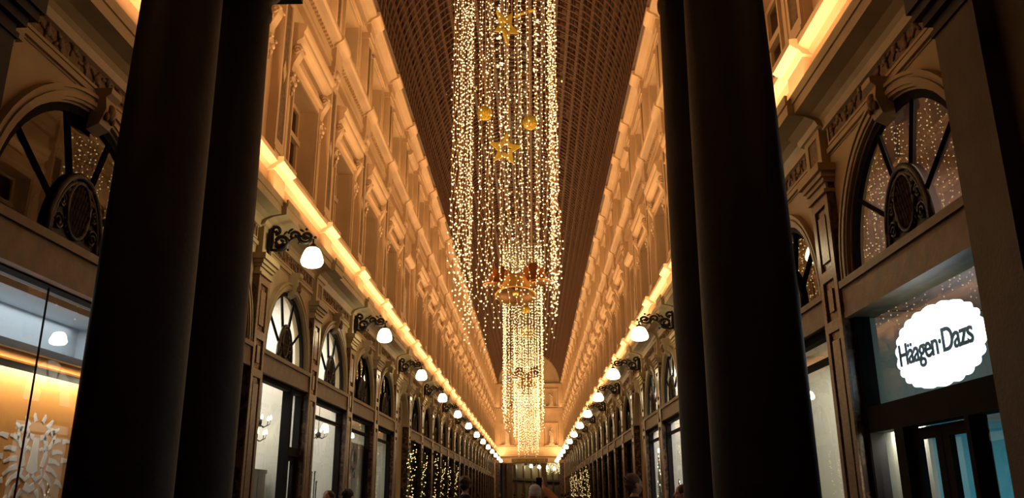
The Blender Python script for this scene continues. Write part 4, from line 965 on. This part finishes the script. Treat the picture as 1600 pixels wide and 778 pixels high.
def person(loc, rz, H, label, coat, trousers, hair='dark', style='short', pose='stand', female=False):
    r = empty('person', loc, rz); k = H / 1.78; sw = .18 if not female else .155
    J = {'pel': (0, 0, .96), 'sp': (0, -.01, 1.15), 'ch': (0, -.01, 1.34), 'nk': (0, .0, 1.48), 'hd': (0, -.005, 1.58)}
    P, Ed, R_ = [J['pel'], J['sp'], J['ch'], J['nk'], J['hd']], [(0, 1), (1, 2), (2, 3), (3, 4)], [(.15, .11), (.13, .10), (.155, .11), .058, .055]
    CP = []
    for s in (-1, 1):
        b0 = len(P); fy = -.10 if s > 0 else .12
        P += [(s * .09, 0, .90), (s * .10, -.01 + fy * .3, .50), (s * .10, fy * .9 + .02, .10), (s * .105, fy * .9 - .12, .04)]; R_ += [.095, .062, .045, .036]; Ed += [(0, b0), (b0, b0 + 1), (b0 + 1, b0 + 2), (b0 + 2, b0 + 3)]
        b0 = len(P)
        if pose == 'photo' and s > 0:
            arm = [(s * sw, 0, 1.42), (s * .28, -.16, 1.32), (.02, -.34, 1.66)]
        elif pose == 'photo':
            arm = [(s * sw, 0, 1.42), (s * .36, -.10, 1.55), (s * .13, -.30, 1.76)]
        else: arm = [(s * sw, 0, 1.42), (s * (sw + .06), .02, 1.14), (s * (sw + .05), -.07, .90)]
        P += arm; R_ += [.062, .045, .033]; Ed += [(2, b0), (b0, b0 + 1), (b0 + 1, b0 + 2)]
        hp, he, hr = hand(s, arm[2], None)
        if pose == 'photo':   # fingers point up round the phone
            wx, wy, wz = arm[2]; hp = [(a, b_, 2 * wz - c_) for a, b_, c_ in hp]
        b1 = len(P); P += hp; R_ += hr; Ed += [(b0 + 2, b1)] + [(a + b1, c_ + b1) for a, c_ in he]
    me = skin_mesh('body', P, Ed, R_, 0, 1, head_mb(.235, (0, -.01, 1.66)), 0.0085)
    me.materials.append(SK); bo = bpy.data.objects.new('body', me); C.objects.link(bo); bo.parent = r; r.scale = (k,) * 3
    # coat: inflated torso + sleeves; trousers: inflated legs
    ci = [0, 1, 2, 3]; arms = []
    for i in range(len(P)): pass
    CPt = [(0, 0, .80), (0, 0, .98), (0, -.01, 1.16), (0, -.01, 1.36), (0, 0, 1.475)]; CE = [(0, 1), (1, 2), (2, 3), (3, 4)]; CR = [(.185, .15), (.175, .14), (.165, .13), (.185, .135), .082]
    nleg = 4; nh = 15; base = 5
    for s in (0, 1):
        a0 = base + s * (nleg + 3 + nh) + nleg; b0 = len(CPt); CPt += [P[a0], P[a0 + 1], P[a0 + 2]]; CR += [.085, .066, .052]; CE += [(3, b0), (b0, b0 + 1), (b0 + 1, b0 + 2)]
    cm = skin_mesh('coat', CPt, CE, CR, 1, 2); cm.materials.append(coat); o = bpy.data.objects.new('coat', cm); C.objects.link(o); o.parent = r
    TP = [(0, 0, .93)]; TE = []; TR = [(.16, .12)]
    for s in (0, 1):
        a0 = base + s * (nleg + 3 + nh); b0 = len(TP); q = P[a0:a0 + 3]; TP += [q[0], q[1], (q[2][0], q[2][1], .08)]; TR += [.11, .078, .062]; TE += [(0, b0), (b0, b0 + 1), (b0 + 1, b0 + 2)]
    tm = skin_mesh('trousers', TP, TE, TR, 0, 2); tm.materials.append(trousers); o = bpy.data.objects.new('trousers', tm); C.objects.link(o); o.parent = r
    for s in (-1, 1):
        fy = -.10 if s > 0 else .12; q = MB(); q.ell((s * .105, fy * .9 - .06, .05), .05, .14, .05, 12, 8); q.box(s * .105 - .045, s * .105 + .045, fy * .9 - .17, fy * .9 + .06, 0, .025); q.build('shoe', M['darkframe'], r)
    c = MB(); c.lathe([(.085, 1.44), (.088, 1.49), (.078, 1.525), (.068, 1.52)], 20); c.build('collar', coat, r)
    hm = MB()
    if style == 'beanie':
        hm.lathe([(.094, -.02), (.098, .0), (.098, .04), (.092, .045), (.094, .07), (.085, .105), (.06, .135), (.03, .15), (.0, .155)], 24, (0, .005, 1.665)); hn_ = 'beanie'
    else:
        for a in range(-1, 2): hm.ell((a * .018, .022, 1.702), .07, .094, .082, 16, 10)
        hm.ell((0, .05, 1.655), .074, .066, .075, 14, 8)
        for q in range(26):
            a = q * 2.4; z = q / 26; rr2 = math.sqrt(1 - z * z); hm.ell((.066 * rr2 * math.cos(a), .026 + .076 * rr2 * math.sin(a), 1.705 + .07 * z), .022, .028, .014, 8, 5)
        if style == 'long':
            for a in range(11):
                t_ = PI * a / 10; hm.tube([(.075 * math.cos(t_), .03 + .05 * math.sin(t_), 1.72), (.088 * math.cos(t_), .035 + .07 * math.sin(t_), 1.62), (.10 * math.cos(t_), .03 + .085 * math.sin(t_), 1.48), (.10 * math.cos(t_), .03 + .095 * math.sin(t_), 1.38)], [.03, .03, .03, .012], 7)
        hn_ = 'hair'
    hm.build(hn_, HAIRS[hair], r)
    tag(r, label, 'person'); return r
K = lambda n_, c: mat(n_, c, .85, bump=.2, bscale=70)
blk, nvy, och, tr_ = K('black_wool', (.012, .012, .014)), K('navy_wool', (.014, .018, .035)), K('ochre_cloth', (.34, .13, .035)), K('dark_denim', (.02, .024, .035))
person((1.17, 10.0, 0), PI / 2 + .35, 1.80, 'man with short dark hair turned in profile, in a dark coat, standing right', blk, tr_, 'brown')
person((-1.02, 12.6, 0), PI, 1.84, 'man with short dark hair seen from behind in a black coat, left of centre', blk, tr_, 'dark')
person((0.02, 12.4, 0), PI, 1.68, 'person in a pale grey beanie and ochre jacket raising both arms to photograph', och, tr_, 'grey', 'beanie', 'photo')
ph = MB(); ph.box(-.04, .04, -.005, .005, -.075, .075); o = ph.build('phone', M['darkframe']); o.location = (.08, 12.4 + .36, 1.74); tag(o, 'dark phone held up by the person in the grey beanie', 'phone')
person((-3.12, 12.9, 0), -.3, 1.64, 'dark-haired woman facing the camera by the left shop windows', blk, tr_, 'dark', 'long', female=True)
person((-2.68, 12.3, 0), PI - .5, 1.66, 'dark-haired person seen from behind beside the woman near the left shops', nvy, tr_, 'dark', 'short', female=True)
person((1.80, 10.4, 0), -PI / 2, 1.68, 'person in a dark coat half hidden by the right column', nvy, tr_, 'dark', 'short')
crowd = [(-2.2, 55, 0), (-1.4, 62, PI), (1.6, 48, PI), (2.2, 42, .3), (1.9, 52, PI), (.9, 66, 0), (-.9, 70, .4), (1.2, 72, PI), (2.4, 60, PI), (-2.6, 40, PI)]
dsc = ['near the left garlands', 'walking away far down the middle left', 'walking away right of the middle', 'facing the camera near the right shops', 'walking away beyond the one facing the camera', 'facing the camera far down the middle', 'standing far off left of the middle', 'walking away very far off', 'walking close to the right wall far off', 'walking away close to the left wall']
tmpl = person((-2.2, 55, 0), 0, 1.74, 'distant person in dark clothes ' + dsc[0], blk, tr_, 'dark')
for i, (x, y, rz) in enumerate(crowd[1:], 1):
    o = copy_tree(tmpl); o.location = (x, y, 0); o.rotation_euler.z = rz; k_ = random.uniform(.94, 1.04); o.scale = (k_,) * 3
    o['label'] = 'distant person in dark clothes ' + dsc[i]; o['group'] = 'distant people in the gallery'
tmpl['group'] = 'distant people in the gallery'
